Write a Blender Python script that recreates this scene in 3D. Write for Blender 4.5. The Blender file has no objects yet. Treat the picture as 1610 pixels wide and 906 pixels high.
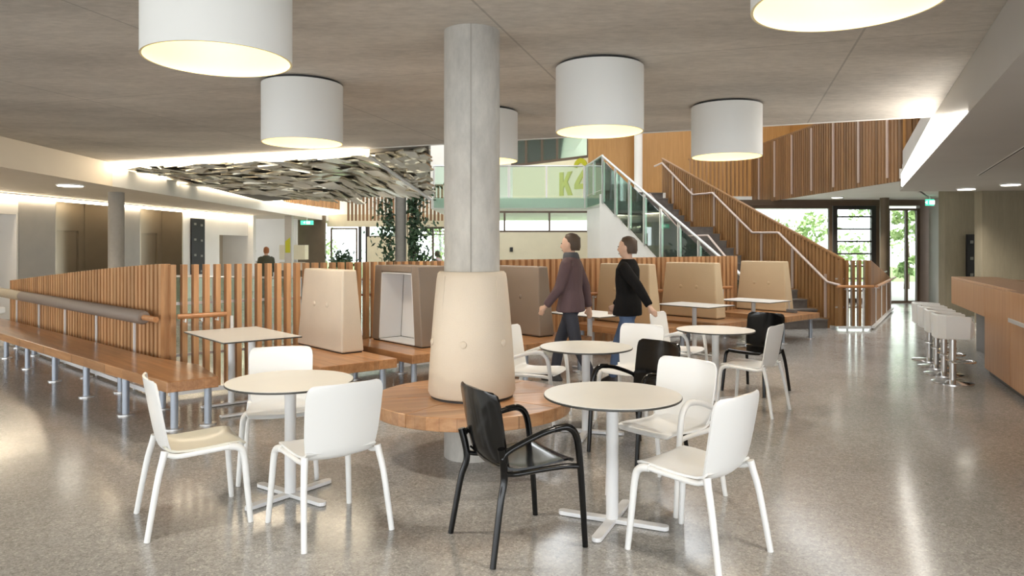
import bpy, math, random
from mathutils import Vector, Matrix
random.seed(7)
SC = bpy.context.scene
COL = SC.collection
# ------------------------------------------------------------------ camera, sky, exposure
cam = bpy.data.cameras.new('camera'); cam_o = bpy.data.objects.new('camera', cam); COL.objects.link(cam_o)
cam.sensor_width = 36.0; cam.lens = 1126.0/1610.0*36.0
cam.shift_y = -(453-390)/1610.0
cam.clip_end = 300
cam_o.location = (0, 0, 1.6); cam_o.rotation_euler = (math.pi/2, 0, 0)
SC.camera = cam_o
W = bpy.data.worlds.new('sky'); SC.world = W; W.use_nodes = True
bg = W.node_tree.nodes['Background']
bg.inputs[0].default_value = (0.94, 0.975, 1.0, 1); bg.inputs[1].default_value = 2.3
SC.view_settings.view_transform = 'Standard'; SC.view_settings.look = 'None'
SC.view_settings.gamma = 1.0; SC.view_settings.use_curve_mapping = False
SC.view_settings.exposure = 1.2
# ------------------------------------------------------------------ materials
MATS = {}
def newmat(name):
    m = bpy.data.materials.new(name); m.use_nodes = True; MATS[name] = m
    nt = m.node_tree; b = nt.nodes['Principled BSDF']
    return m, nt, b
def P(name, col, rough=0.5, metal=0.0, bump=0.0, bscale=80, coat=0.0, var=0.0, vscale=3.0, spec=None, emit=None, estr=0.0):
    m, nt, b = newmat(name)
    b.inputs['Base Color'].default_value = (*col, 1); b.inputs['Roughness'].default_value = rough
    b.inputs['Metallic'].default_value = metal
    if coat: b.inputs['Coat Weight'].default_value = coat; b.inputs['Coat Roughness'].default_value = 0.08
    if spec is not None: b.inputs['Specular IOR Level'].default_value = spec
    if emit: b.inputs['Emission Color'].default_value = (*emit, 1); b.inputs['Emission Strength'].default_value = estr
    if bump or var:
        geo = nt.nodes.new('ShaderNodeNewGeometry')
    if bump:
        n = nt.nodes.new('ShaderNodeTexNoise'); n.inputs['Scale'].default_value = bscale; n.inputs['Detail'].default_value = 4
        nt.links.new(geo.outputs['Position'], n.inputs['Vector'])
        bm = nt.nodes.new('ShaderNodeBump'); bm.inputs['Strength'].default_value = bump; bm.inputs['Distance'].default_value = 0.01
        nt.links.new(n.outputs[0], bm.inputs['Height']); nt.links.new(bm.outputs[0], b.inputs['Normal'])
    if var:
        n = nt.nodes.new('ShaderNodeTexNoise'); n.inputs['Scale'].default_value = vscale; n.inputs['Detail'].default_value = 6
        nt.links.new(geo.outputs['Position'], n.inputs['Vector'])
        r = nt.nodes.new('ShaderNodeValToRGB')
        r.color_ramp.elements[0].position = 0.3; r.color_ramp.elements[1].position = 0.7
        r.color_ramp.elements[0].color = (*[c*(1-var) for c in col], 1); r.color_ramp.elements[1].color = (*[min(1, c*(1+var)) for c in col], 1)
        nt.links.new(n.outputs[0], r.inputs[0]); nt.links.new(r.outputs[0], b.inputs['Base Color'])
    return m
def wood(name, c1, c2, axis='z', ang=0.0, rough=0.42, rand=0.22, fine=22.0, coat=0.0, planks=0.0):
    m, nt, b = newmat(name)
    geo = nt.nodes.new('ShaderNodeNewGeometry'); mp = nt.nodes.new('ShaderNodeMapping'); mp.vector_type = 'TEXTURE'
    mp.inputs['Rotation'].default_value = (0, 0, ang)
    s = {'z': (1/fine, 1/fine, 1/1.3), 'x': (1/1.3, 1/fine, 1/fine)}[axis]
    mp.inputs['Scale'].default_value = s
    nt.links.new(geo.outputs['Position'], mp.inputs['Vector'])
    n = nt.nodes.new('ShaderNodeTexNoise'); n.inputs['Scale'].default_value = 1.0; n.inputs['Detail'].default_value = 7; n.inputs['Roughness'].default_value = 0.62
    n.inputs['Distortion'].default_value = 0.3
    oi = nt.nodes.new('ShaderNodeObjectInfo')
    ad = nt.nodes.new('ShaderNodeVectorMath'); ad.operation = 'ADD'
    sc = nt.nodes.new('ShaderNodeMath'); sc.operation = 'MULTIPLY'; sc.inputs[1].default_value = 30.0
    nt.links.new(oi.outputs['Random'], sc.inputs[0]); nt.links.new(mp.outputs[0], ad.inputs[0]); nt.links.new(sc.outputs[0], ad.inputs[1])
    nt.links.new(ad.outputs[0], n.inputs['Vector'])
    r = nt.nodes.new('ShaderNodeValToRGB'); r.color_ramp.elements[0].position = 0.32; r.color_ramp.elements[1].position = 0.68
    r.color_ramp.elements[0].color = (*c1, 1); r.color_ramp.elements[1].color = (*c2, 1)
    nt.links.new(n.outputs[0], r.inputs[0])
    hs = nt.nodes.new('ShaderNodeHueSaturation')
    mr = nt.nodes.new('ShaderNodeMapRange'); mr.inputs[3].default_value = 1-rand; mr.inputs[4].default_value = 1+rand
    nt.links.new(oi.outputs['Random'], mr.inputs[0]); nt.links.new(mr.outputs[0], hs.inputs['Value'])
    nt.links.new(r.outputs[0], hs.inputs['Color'])
    out = hs.outputs[0]
    if planks:   # glued staves of slightly different tone
        mp2 = nt.nodes.new('ShaderNodeMapping'); mp2.vector_type = 'TEXTURE'; mp2.inputs['Rotation'].default_value = (0, 0, ang)
        nt.links.new(geo.outputs['Position'], mp2.inputs['Vector'])
        br = nt.nodes.new('ShaderNodeTexBrick'); br.inputs['Scale'].default_value = 1.0
        br.inputs['Brick Width'].default_value = 0.7; br.inputs['Row Height'].default_value = planks; br.inputs['Mortar Size'].default_value = 0.0008
        br.inputs['Color1'].default_value = (0.78, 0.78, 0.78, 1); br.inputs['Color2'].default_value = (1.12, 1.1, 1.05, 1); br.inputs['Mortar'].default_value = (0.5, 0.45, 0.4, 1)
        nt.links.new(mp2.outputs[0], br.inputs['Vector'])
        mx = nt.nodes.new('ShaderNodeMix'); mx.data_type = 'RGBA'; mx.blend_type = 'MULTIPLY'; mx.inputs[0].default_value = 0.8
        nt.links.new(out, mx.inputs[6]); nt.links.new(br.outputs[0], mx.inputs[7]); out = mx.outputs[2]
    nt.links.new(out, b.inputs['Base Color']); b.inputs['Roughness'].default_value = rough
    if coat: b.inputs['Coat Weight'].default_value = coat; b.inputs['Coat Roughness'].default_value = 0.15
    return m
def concrete(name, base, var=0.14, rough=0.8, seams=False, big=0.55, stretch=(1, 1, 1)):
    m, nt, b = newmat(name)
    geo = nt.nodes.new('ShaderNodeNewGeometry')
    mp = nt.nodes.new('ShaderNodeMapping'); mp.inputs['Scale'].default_value = stretch; mp.inputs['Rotation'].default_value = (0, 0, 0.3)
    nt.links.new(geo.outputs['Position'], mp.inputs[0])
    n1 = nt.nodes.new('ShaderNodeTexNoise'); n1.inputs['Scale'].default_value = big; n1.inputs['Detail'].default_value = 9; n1.inputs['Roughness'].default_value = 0.62
    n2 = nt.nodes.new('ShaderNodeTexNoise'); n2.inputs['Scale'].default_value = 14; n2.inputs['Detail'].default_value = 6; n2.inputs['Roughness'].default_value = 0.7
    nt.links.new(mp.outputs[0], n1.inputs['Vector']); nt.links.new(mp.outputs[0], n2.inputs['Vector'])
    r = nt.nodes.new('ShaderNodeValToRGB'); r.color_ramp.elements[0].position = 0.36; r.color_ramp.elements[1].position = 0.64
    r.color_ramp.elements[0].color = (*[c*(1-var) for c in base], 1); r.color_ramp.elements[1].color = (*[c*(1+var) for c in base], 1)
    mx = nt.nodes.new('ShaderNodeMath'); mx.operation = 'MULTIPLY_ADD'; mx.inputs[1].default_value = 0.35
    nt.links.new(n2.outputs[0], mx.inputs[0])
    m0 = nt.nodes.new('ShaderNodeMath'); m0.operation = 'MULTIPLY'; m0.inputs[1].default_value = 0.65
    nt.links.new(n1.outputs[0], m0.inputs[0]); nt.links.new(m0.outputs[0], mx.inputs[2]); nt.links.new(mx.outputs[0], r.inputs[0])
    out = r.outputs[0]
    if seams:    # formwork board joints
        f = None
        for (ux, uy, per, off, wd) in ((0.956, -0.293, 2.64, 0.97, 0.009), (0.293, 0.956, 5.2, 1.1, 0.006)):
            d = nt.nodes.new('ShaderNodeVectorMath'); d.operation = 'DOT_PRODUCT'; d.inputs[1].default_value = (ux, uy, 0)
            nt.links.new(geo.outputs['Position'], d.inputs[0])
            a = nt.nodes.new('ShaderNodeMath'); a.operation = 'SUBTRACT'; a.inputs[1].default_value = off; nt.links.new(d.outputs['Value'], a.inputs[0])
            p = nt.nodes.new('ShaderNodeMath'); p.operation = 'PINGPONG'; p.inputs[1].default_value = per/2; nt.links.new(a.outputs[0], p.inputs[0])
            l = nt.nodes.new('ShaderNodeMath'); l.operation = 'LESS_THAN'; l.inputs[1].default_value = wd; nt.links.new(p.outputs[0], l.inputs[0])
            if f is None: f = l
            else:
                q = nt.nodes.new('ShaderNodeMath'); q.operation = 'MAXIMUM'; nt.links.new(f.outputs[0], q.inputs[0]); nt.links.new(l.outputs[0], q.inputs[1]); f = q
        g = nt.nodes.new('ShaderNodeMath'); g.operation = 'MULTIPLY'; g.inputs[1].default_value = 0.45; nt.links.new(f.outputs[0], g.inputs[0])
        mm = nt.nodes.new('ShaderNodeMix'); mm.data_type = 'RGBA'; mm.inputs[7].default_value = (*[c*0.35 for c in base], 1)
        nt.links.new(g.outputs[0], mm.inputs[0]); nt.links.new(out, mm.inputs[6]); out = mm.outputs[2]
    nt.links.new(out, b.inputs['Base Color']); b.inputs['Roughness'].default_value = rough
    bm = nt.nodes.new('ShaderNodeBump'); bm.inputs['Strength'].default_value = 0.12; bm.inputs['Distance'].default_value = 0.02
    nt.links.new(n2.outputs[0], bm.inputs['Height']); nt.links.new(bm.outputs[0], b.inputs['Normal'])
    return m
def floor_mat():
    m, nt, b = newmat('polished_concrete_floor')
    geo = nt.nodes.new('ShaderNodeNewGeometry')
    n1 = nt.nodes.new('ShaderNodeTexNoise'); n1.inputs['Scale'].default_value = 0.8; n1.inputs['Detail'].default_value = 8; n1.inputs['Roughness'].default_value = 0.65
    v = nt.nodes.new('ShaderNodeTexVoronoi'); v.inputs['Scale'].default_value = 130.0
    v2 = nt.nodes.new('ShaderNodeTexVoronoi'); v2.inputs['Scale'].default_value = 48.0
    for x in (n1, v, v2): nt.links.new(geo.outputs['Position'], x.inputs['Vector'])
    r = nt.nodes.new('ShaderNodeValToRGB'); r.color_ramp.elements[0].position = 0.3; r.color_ramp.elements[1].position = 0.7
    r.color_ramp.elements[0].color = (0.335, 0.325, 0.305, 1); r.color_ramp.elements[1].color = (0.445, 0.432, 0.41, 1)
    nt.links.new(n1.outputs[0], r.inputs[0])
    sep = nt.nodes.new('ShaderNodeSeparateColor'); nt.links.new(v.outputs['Color'], sep.inputs[0])
    r2 = nt.nodes.new('ShaderNodeValToRGB'); e = r2.color_ramp.elements
    e[0].position = 0.0; e[0].color = (0.42, 0.40, 0.38, 1); e[1].position = 1.0; e[1].color = (1.75, 1.72, 1.65, 1)
    for pos, c in ((0.22, (0.9, 0.89, 0.87, 1)), (0.8, (1.05, 1.05, 1.05, 1))):
        q = e.new(pos); q.color = c
    nt.links.new(sep.outputs[0], r2.inputs[0])
    mx = nt.nodes.new('ShaderNodeMix'); mx.data_type = 'RGBA'; mx.blend_type = 'MULTIPLY'; mx.inputs[0].default_value = 0.55
    nt.links.new(r.outputs[0], mx.inputs[6]); nt.links.new(r2.outputs[0], mx.inputs[7])
    sep2 = nt.nodes.new('ShaderNodeSeparateColor'); nt.links.new(v2.outputs['Color'], sep2.inputs[0])
    mr = nt.nodes.new('ShaderNodeMapRange'); mr.inputs[3].default_value = 0.82; mr.inputs[4].default_value = 1.15; nt.links.new(sep2.outputs[1], mr.inputs[0])
    mx2 = nt.nodes.new('ShaderNodeMix'); mx2.data_type = 'RGBA'; mx2.blend_type = 'MULTIPLY'; mx2.inputs[0].default_value = 0.8
    nt.links.new(mx.outputs[2], mx2.inputs[6]); nt.links.new(mr.outputs[0], mx2.inputs[7])
    d = nt.nodes.new('ShaderNodeVectorMath'); d.operation = 'DOT_PRODUCT'; d.inputs[1].default_value = (0.43, 0.9, 0); nt.links.new(geo.outputs['Position'], d.inputs[0])
    a = nt.nodes.new('ShaderNodeMath'); a.operation = 'SUBTRACT'; a.inputs[1].default_value = 4.45; nt.links.new(d.outputs['Value'], a.inputs[0])
    p = nt.nodes.new('ShaderNodeMath'); p.operation = 'PINGPONG'; p.inputs[1].default_value = 2.9; nt.links.new(a.outputs[0], p.inputs[0])
    l = nt.nodes.new('ShaderNodeMath'); l.operation = 'LESS_THAN'; l.inputs[1].default_value = 0.005; nt.links.new(p.outputs[0], l.inputs[0])
    l2 = nt.nodes.new('ShaderNodeMath'); l2.operation = 'MULTIPLY'; l2.inputs[1].default_value = 0.5; nt.links.new(l.outputs[0], l2.inputs[0])
    mx3 = nt.nodes.new('ShaderNodeMix'); mx3.data_type = 'RGBA'; mx3.inputs[7].default_value = (0.42, 0.40, 0.37, 1)
    nt.links.new(l2.outputs[0], mx3.inputs[0]); nt.links.new(mx2.outputs[2], mx3.inputs[6])
    nt.links.new(mx3.outputs[2], b.inputs['Base Color'])
    n3 = nt.nodes.new('ShaderNodeTexNoise'); n3.inputs['Scale'].default_value = 2.2; n3.inputs['Detail'].default_value = 5; nt.links.new(geo.outputs['Position'], n3.inputs['Vector'])
    mr2 = nt.nodes.new('ShaderNodeMapRange'); mr2.inputs[3].default_value = 0.10; mr2.inputs[4].default_value = 0.22; nt.links.new(n3.outputs[0], mr2.inputs[0])
    nt.links.new(mr2.outputs[0], b.inputs['Roughness'])
    b.inputs['Specular IOR Level'].default_value = 0.85
    return m
def glass(name, tint, refl=0.12, rough=0.02, refl_veil=0.0):
    m, nt, b = newmat(name)
    nt.nodes.remove(b); out = nt.nodes['Material Output']
    t = nt.nodes.new('ShaderNodeBsdfTransparent'); t.inputs[0].default_value = (*tint, 1)
    g = nt.nodes.new('ShaderNodeBsdfGlossy'); g.inputs['Roughness'].default_value = rough; g.inputs[0].default_value = (0.9, 1, 0.95, 1)
    fr = nt.nodes.new('ShaderNodeFresnel'); fr.inputs[0].default_value = 1.45
    mr = nt.nodes.new('ShaderNodeMath'); mr.operation = 'ADD'; mr.inputs[1].default_value = refl*0.4; nt.links.new(fr.outputs[0], mr.inputs[0])
    base = t
    if refl_veil:  # pale diffuse share that paints bright reflections into the glass
        df = nt.nodes.new('ShaderNodeBsdfDiffuse'); df.inputs[0].default_value = (0.62, 0.80, 0.70, 1)
        m2 = nt.nodes.new('ShaderNodeMixShader'); m2.inputs[0].default_value = refl_veil
        nt.links.new(t.outputs[0], m2.inputs[1]); nt.links.new(df.outputs[0], m2.inputs[2]); base = m2
    mx = nt.nodes.new('ShaderNodeMixShader'); nt.links.new(mr.outputs[0], mx.inputs[0]); nt.links.new(base.outputs[0], mx.inputs[1]); nt.links.new(g.outputs[0], mx.inputs[2])
    nt.links.new(mx.outputs[0], out.inputs[0])
    return m
def leafmat(name, c1, c2):
    m, nt, b = newmat(name)
    geo = nt.nodes.new('ShaderNodeNewGeometry'); n = nt.nodes.new('ShaderNodeTexNoise'); n.inputs['Scale'].default_value = 2.5; n.inputs['Detail'].default_value = 4
    nt.links.new(geo.outputs['Position'], n.inputs['Vector'])
    r = nt.nodes.new('ShaderNodeValToRGB'); r.color_ramp.elements[0].position = 0.35; r.color_ramp.elements[1].position = 0.65
    r.color_ramp.elements[0].color = (*c1, 1); r.color_ramp.elements[1].color = (*c2, 1)
    nt.links.new(n.outputs[0], r.inputs[0]); nt.links.new(r.outputs[0], b.inputs['Base Color']); b.inputs['Roughness'].default_value = 0.5
    b.inputs['Subsurface Weight'].default_value = 0.0
    return m
M = MATS
floor_mat()
concrete('ceiling_concrete', (0.57, 0.53, 0.475), var=0.26, seams=True, stretch=(0.6, 1.5, 1))
concrete('column_concrete', (0.45, 0.43, 0.39), var=0.22, big=2.0, stretch=(1, 1, 0.4))
concrete('wall_concrete', (0.27, 0.235, 0.165), var=0.16, big=1.2, stretch=(2, 2, 0.25))
concrete('grey_pier', (0.30, 0.28, 0.25), var=0.1, big=2.0)
P('white_paint', (0.80, 0.78, 0.74), 0.6, var=0.03, vscale=1.2)
P('soffit_paint', (0.70, 0.62, 0.51), 0.65, var=0.04, vscale=0.8)
P('soffit_grey', (0.50, 0.475, 0.44), 0.65, var=0.04, vscale=0.8)
P('cream_panel', (0.70, 0.63, 0.45), 0.55, var=0.03)
P('grey_paint', (0.40, 0.375, 0.34), 0.5, var=0.04)
P('beige_paint', (0.55, 0.47, 0.36), 0.6, var=0.03)
P('brown_panel', (0.13, 0.095, 0.06), 0.5, var=0.1)
P('brown_frame', (0.10, 0.065, 0.04), 0.45, var=0.1)
P('dark_frame', (0.025, 0.022, 0.02), 0.4)
P('brushed_steel', (0.34, 0.29, 0.22), 0.38, 0.85, var=0.08, vscale=1.0)
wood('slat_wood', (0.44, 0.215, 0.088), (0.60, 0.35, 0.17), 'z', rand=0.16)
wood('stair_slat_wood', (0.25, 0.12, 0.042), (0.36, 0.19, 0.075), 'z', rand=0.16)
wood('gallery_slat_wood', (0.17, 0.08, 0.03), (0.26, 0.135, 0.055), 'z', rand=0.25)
wood('wall_veneer', (0.36, 0.175, 0.045), (0.45, 0.235, 0.07), 'z', rand=0.04, fine=30)
wood('bar_veneer', (0.40, 0.20, 0.085), (0.53, 0.295, 0.14), 'z', rand=0.03, fine=34)
wood('bench_oak', (0.34, 0.15, 0.055), (0.54, 0.28, 0.125), 'x', ang=math.radians(135), rough=0.28, rand=0.05, coat=0.3, planks=0.055)
wood('finger_oak', (0.38, 0.17, 0.065), (0.56, 0.30, 0.14), 'x', ang=math.radians(-49), rough=0.3, rand=0.06, coat=0.25, planks=0.055)
wood('round_oak', (0.42, 0.20, 0.085), (0.58, 0.33, 0.165), 'x', ang=math.radians(20), rough=0.3, rand=0.14, coat=0.25, planks=0.06)
wood('rail_oak', (0.45, 0.19, 0.07), (0.60, 0.30, 0.13), 'x', rough=0.3, rand=0.05)
P('white_plastic', (0.83, 0.83, 0.81), 0.28, coat=0.15)
P('seat_pad_cream', (0.70, 0.68, 0.57), 0.35, coat=0.15)
P('black_plastic', (0.004, 0.004, 0.004), 0.14, spec=0.4)
P('laminate', (0.78, 0.775, 0.735), 0.32, var=0.02, vscale=4)
P('laminate_edge', (0.055, 0.055, 0.05), 0.4)
P('white_metal', (0.82, 0.82, 0.82), 0.3)
P('grey_metal', (0.36, 0.40, 0.46), 0.35, 0.35)
P('silver_metal', (0.66, 0.66, 0.65), 0.3, 0.7)
P('chrome', (0.72, 0.72, 0.72), 0.12, 1.0)
P('pink_steel', (0.60, 0.48, 0.42), 0.35, 0.3)
P('beige_leather', (0.66, 0.565, 0.445), 0.5, bump=0.25, bscale=160, var=0.03)
P('tan_leather', (0.62, 0.47, 0.29), 0.5, bump=0.25, bscale=160, var=0.03)
P('taupe_leather', (0.25, 0.195, 0.15), 0.5, bump=0.25, bscale=160, var=0.04)
P('roll_taupe', (0.24, 0.19, 0.155), 0.55, bump=0.2, bscale=120)
P('roll_beige', (0.42, 0.35, 0.24), 0.55, bump=0.2, bscale=120)
P('black_matte', (0.012, 0.012, 0.012), 0.6)
P('black_gloss', (0.008, 0.008, 0.01), 0.6)
P('dark_recess', (0.14, 0.135, 0.13), 0.5, var=0.05)
P('stone_tread', (0.15, 0.13, 0.115), 0.55, var=0.2, vscale=9)
P('lamp_white', (0.70, 0.70, 0.67), 0.55)
P('lamp_lining', (0.90, 0.78, 0.50), 0.5)
P('bulb_glow', (1, 0.9, 0.7), 0.5, emit=(1.0, 0.80, 0.45), estr=3.0)
P('led_white', (1, 1, 1), 0.5, emit=(1.0, 0.84, 0.62), estr=9.0)
P('lit_face_glow', (1, 1, 1), 0.5, emit=(1.0, 0.95, 0.87), estr=4.2)  # brightness of the lit drop face, given as emission
P('downlight_glow', (1, 1, 1), 0.5, emit=(1.0, 0.93, 0.8), estr=5.0)
P('exit_green', (0.03, 0.35, 0.16), 0.4, emit=(0.1, 0.9, 0.5), estr=0.6)
P('exit_white', (0.9, 0.95, 0.9), 0.4, emit=(0.85, 1, 0.92), estr=0.9)
P('sign_lime', (0.40, 0.39, 0.0), 0.5)
P('mark_grey', (0.20, 0.20, 0.18), 0.5)
P('shingle_metal', (0.56, 0.53, 0.44), 0.24, 0.9, var=0.3, vscale=2.0)
P('canopy_core', (0.10, 0.09, 0.07), 0.6)
P('paving', (0.55, 0.54, 0.52), 0.8, var=0.06)
P('lawn', (0.16, 0.28, 0.07), 0.9, var=0.25, vscale=1.5)
P('bark', (0.12, 0.09, 0.06), 0.9, var=0.2)
leafmat('ivy_leaf', (0.012, 0.035, 0.014), (0.035, 0.085, 0.03))
leafmat('tree_leaf', (0.22, 0.36, 0.12), (0.45, 0.58, 0.26))
P('pot_white', (0.7, 0.7, 0.68), 0.5)
P('skin', (0.56, 0.36, 0.26), 0.5)
P('hair_brown', (0.06, 0.038, 0.022), 0.6)
P('hair_ginger', (0.32, 0.11, 0.03), 0.6)
P('coat_black', (0.006, 0.0055, 0.0055), 0.9, bump=0.3, bscale=60, spec=0.15)
P('jacket_plum', (0.085, 0.05, 0.055), 0.8, bump=0.3, bscale=60)
P('scarf_slate', (0.06, 0.065, 0.075), 0.85)
P('denim', (0.07, 0.11, 0.20), 0.8, bump=0.2, bscale=90)
P('navy_cloth', (0.03, 0.032, 0.045), 0.8)
P('olive_cloth', (0.06, 0.06, 0.035), 0.8)
P('pink_shirt', (0.62, 0.48, 0.52), 0.7)
P('shoe_leather', (0.02, 0.015, 0.012), 0.4)
glass('glass_green', (0.88, 0.97, 0.92), 0.12, refl_veil=0.06)
glass('glass_clear', (0.95, 0.98, 0.96), 0.05)
# ------------------------------------------------------------------ mesh tools
class MB:
    def __init__(s): s.v = []; s.f = []
    def add(s, vs, fs):
        o = len(s.v); s.v += [tuple(v) for v in vs]; s.f += [tuple(i+o for i in f) for f in fs]; return s
    def box(s, c, size, rz=0.0):
        x, y, z = size[0]/2, size[1]/2, size[2]/2; ca, sa = math.cos(rz), math.sin(rz)
        vs = [(c[0]+a*x*ca-b*y*sa, c[1]+a*x*sa+b*y*ca, c[2]+e*z) for e in (-1, 1) for a, b in ((-1, -1), (1, -1), (1, 1), (-1, 1))]
        return s.add(vs, [(3, 2, 1, 0), (4, 5, 6, 7), (0, 1, 5, 4), (1, 2, 6, 5), (2, 3, 7, 6), (3, 0, 4, 7)])
    def bar(s, p, q, w, z0, z1, off=0.0):
        """upright board between plan points p and q, thickness w (centred, shifted by off to the left)"""
        p = Vector(p[:2]); q = Vector(q[:2]); d = (q-p).normalized(); n = Vector((-d.y, d.x))
        a = [p+n*(off-w/2), q+n*(off-w/2), q+n*(off+w/2), p+n*(off+w/2)]
        return s.prism(a, z0, z1)
    def prism(s, poly, z0, z1):
        n = len(poly); area = sum(poly[i][0]*poly[(i+1) % n][1]-poly[(i+1) % n][0]*poly[i][1] for i in range(n))
        if area < 0: poly = list(poly)[::-1]
        zz0 = z0 if isinstance(z0, (list, tuple)) else [z0]*n; zz1 = z1 if isinstance(z1, (list, tuple)) else [z1]*n
        vs = [(p[0], p[1], zz0[i]) for i, p in enumerate(poly)]+[(p[0], p[1], zz1[i]) for i, p in enumerate(poly)]
        fs = [tuple(range(n-1, -1, -1)), tuple(range(n, 2*n))]+[(i, (i+1) % n, n+(i+1) % n, n+i) for i in range(n)]
        return s.add(vs, fs)
    def hull8(s, lo, hi):
        """solid from two quads (4 points each, matching order)"""
        return s.add(list(lo)+list(hi), [(3, 2, 1, 0), (4, 5, 6, 7), (0, 1, 5, 4), (1, 2, 6, 5), (2, 3, 7, 6), (3, 0, 4, 7)])
    def lathe(s, prof, c=(0, 0, 0), seg=32, cap0=True, cap1=True):
        vs = []; fs = []; k = len(prof)
        for r, z in prof:
            for i in range(seg):
                a = 2*math.pi*i/seg; vs.append((c[0]+r*math.cos(a), c[1]+r*math.sin(a), c[2]+z))
        for j in range(k-1):
            for i in range(seg):
                i2 = (i+1) % seg; fs.append((j*seg+i, j*seg+i2, (j+1)*seg+i2, (j+1)*seg+i))
        if cap0: fs.append(tuple(range(seg-1, -1, -1)))
        if cap1: fs.append(tuple((k-1)*seg+i for i in range(seg)))
        return s.add(vs, fs)
    def tube(s, path, rad, seg=8, flat=1.0):
        path = [Vector(p) for p in path]; n = len(path)
        if not isinstance(rad, (list, tuple)): rad = [rad]*n
        vs = []; fs = []; up = None
        for i, p in enumerate(path):
            t = (path[min(i+1, n-1)]-path[max(i-1, 0)]).normalized()
            if up is None:
                ref = Vector((0, 0, 1)) if abs(t.z) < 0.9 else Vector((1, 0, 0)); up = (ref-t*ref.dot(t)).normalized()
            else:
                up = up-t*up.dot(t); up = up.normalized() if up.length > 1e-6 else Vector((1, 0, 0))
            b = t.cross(up)
            for k in range(seg):
                a = 2*math.pi*k/seg; vs.append(p+(b*math.cos(a)+up*math.sin(a)*flat)*rad[i])
        for j in range(n-1):
            for k in range(seg):
                k2 = (k+1) % seg; fs.append((j*seg+k, j*seg+k2, (j+1)*seg+k2, (j+1)*seg+k))
        fs.append(tuple(range(seg-1, -1, -1))); fs.append(tuple((n-1)*seg+k for k in range(seg)))
        return s.add(vs, fs)
    def shell(s, grid, th):
        R = len(grid); Cn = len(grid[0]); g = [[Vector(p) for p in r] for r in grid]; nn = []
        for i in range(R):
            row = []
            for j in range(Cn):
                du = g[min(i+1, R-1)][j]-g[max(i-1, 0)][j]; dv = g[i][min(j+1, Cn-1)]-g[i][max(j-1, 0)]
                n = du.cross(dv); row.append(n.normalized() if n.length > 1e-9 else Vector((0, 0, 1)))
            nn.append(row)
        vs = [g[i][j] for i in range(R) for j in range(Cn)]+[g[i][j]-nn[i][j]*th for i in range(R) for j in range(Cn)]
        N = R*Cn; fs = []
        for i in range(R-1):
            for j in range(Cn-1):
                a, b, c, d = i*Cn+j, i*Cn+j+1, (i+1)*Cn+j+1, (i+1)*Cn+j
                fs.append((d, c, b, a)); fs.append((N+a, N+b, N+c, N+d))
        rim = [i for i in range(Cn)]+[i*Cn+Cn-1 for i in range(1, R)]+[(R-1)*Cn+j for j in range(Cn-2, -1, -1)]+[i*Cn for i in range(R-2, 0, -1)]
        for i in range(len(rim)):
            a, b = rim[i], rim[(i+1) % len(rim)]; fs.append((a, b, N+b, N+a))
        return s.add(vs, fs)
    def mesh(s, name, mat, smooth=False):
        me = bpy.data.meshes.new(name); me.from_pydata(s.v, [], s.f); me.update()
        if mat: me.materials.append(M[mat])
        if smooth:
            me.polygons.foreach_set('use_smooth', [True]*len(me.polygons))
            try: me.set_sharp_from_angle(angle=math.radians(40))
            except Exception: pass
        return me
    def build(s, name, mat, parent=None, smooth=False, bevel=0.0, loc=None):
        return link(name, s.mesh(name, mat, smooth), parent, bevel, loc)
def link(name, me, parent=None, bevel=0.0, loc=None):
    o = bpy.data.objects.new(name, me); COL.objects.link(o)
    if parent: o.parent = parent
    if loc is not None: o.location = loc
    if bevel:
        b = o.modifiers.new('bevel', 'BEVEL'); b.width = bevel; b.segments = 2; b.limit_method = 'ANGLE'; b.angle_limit = math.radians(50)
    return o
def thing(name, label, cat, loc=(0, 0, 0), rz=0.0, group=None):
    o = bpy.data.objects.new(name, None); COL.objects.link(o); o.empty_display_size = 0.1
    o.location = loc; o.rotation_euler = (0, 0, rz); return tag(o, label, cat, group)
def tag(o, label, cat, group=None):
    o['label'] = label; o['category'] = cat
    if group: o['group'] = group
    return o
def struct(name, mb, mat, parent=None, smooth=False, label=None):
    o = mb.build(name, mat, parent, smooth)
    if parent is None: o['kind'] = 'structure'
    if label: o['label'] = label
    return o
def dup(root, label=None, loc=None, rz=None):
    r = root.copy(); COL.objects.link(r)
    if label: r['label'] = label
    if loc is not None: r.location = loc
    if rz is not None: r.rotation_euler = (0, 0, rz)
    for ch in list(root.children):
        c = ch.copy(); COL.objects.link(c); c.parent = r
        for g in list(ch.children):
            d = g.copy(); COL.objects.link(d); d.parent = c
    return r
def smooth_path(pts, n=6):
    pts = [Vector(p) for p in pts]; out = []
    for i in range(len(pts)-1):
        p0 = pts[max(i-1, 0)]; p1 = pts[i]; p2 = pts[i+1]; p3 = pts[min(i+2, len(pts)-1)]
        for k in range(n):
            t = k/n
            out.append(0.5*((2*p1)+(p2-p0)*t+(2*p0-5*p1+4*p2-p3)*t*t+(3*p1-p0-3*p2+p3)*t**3))
    out.append(pts[-1]); return out
def lerp(a, b, t): return a+(b-a)*t
UNIT = MB().box((0, 0, 0.5), (1, 1, 1))
def unit_mesh(mat):
    k = 'unit_'+mat
    if k not in bpy.data.meshes: return UNIT.mesh(k, mat)
    return bpy.data.meshes[k]
def piece(name, mat, parent, c, size, rz=0.0):
    """a board that shares one mesh: c is the middle of its foot"""
    o = bpy.data.objects.new(name, unit_mesh(mat)); COL.objects.link(o); o.parent = parent
    o.location = c; o.scale = size; o.rotation_euler = (0, 0, rz); return o
CEIL = 3.27; LOW = 2.81
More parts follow.
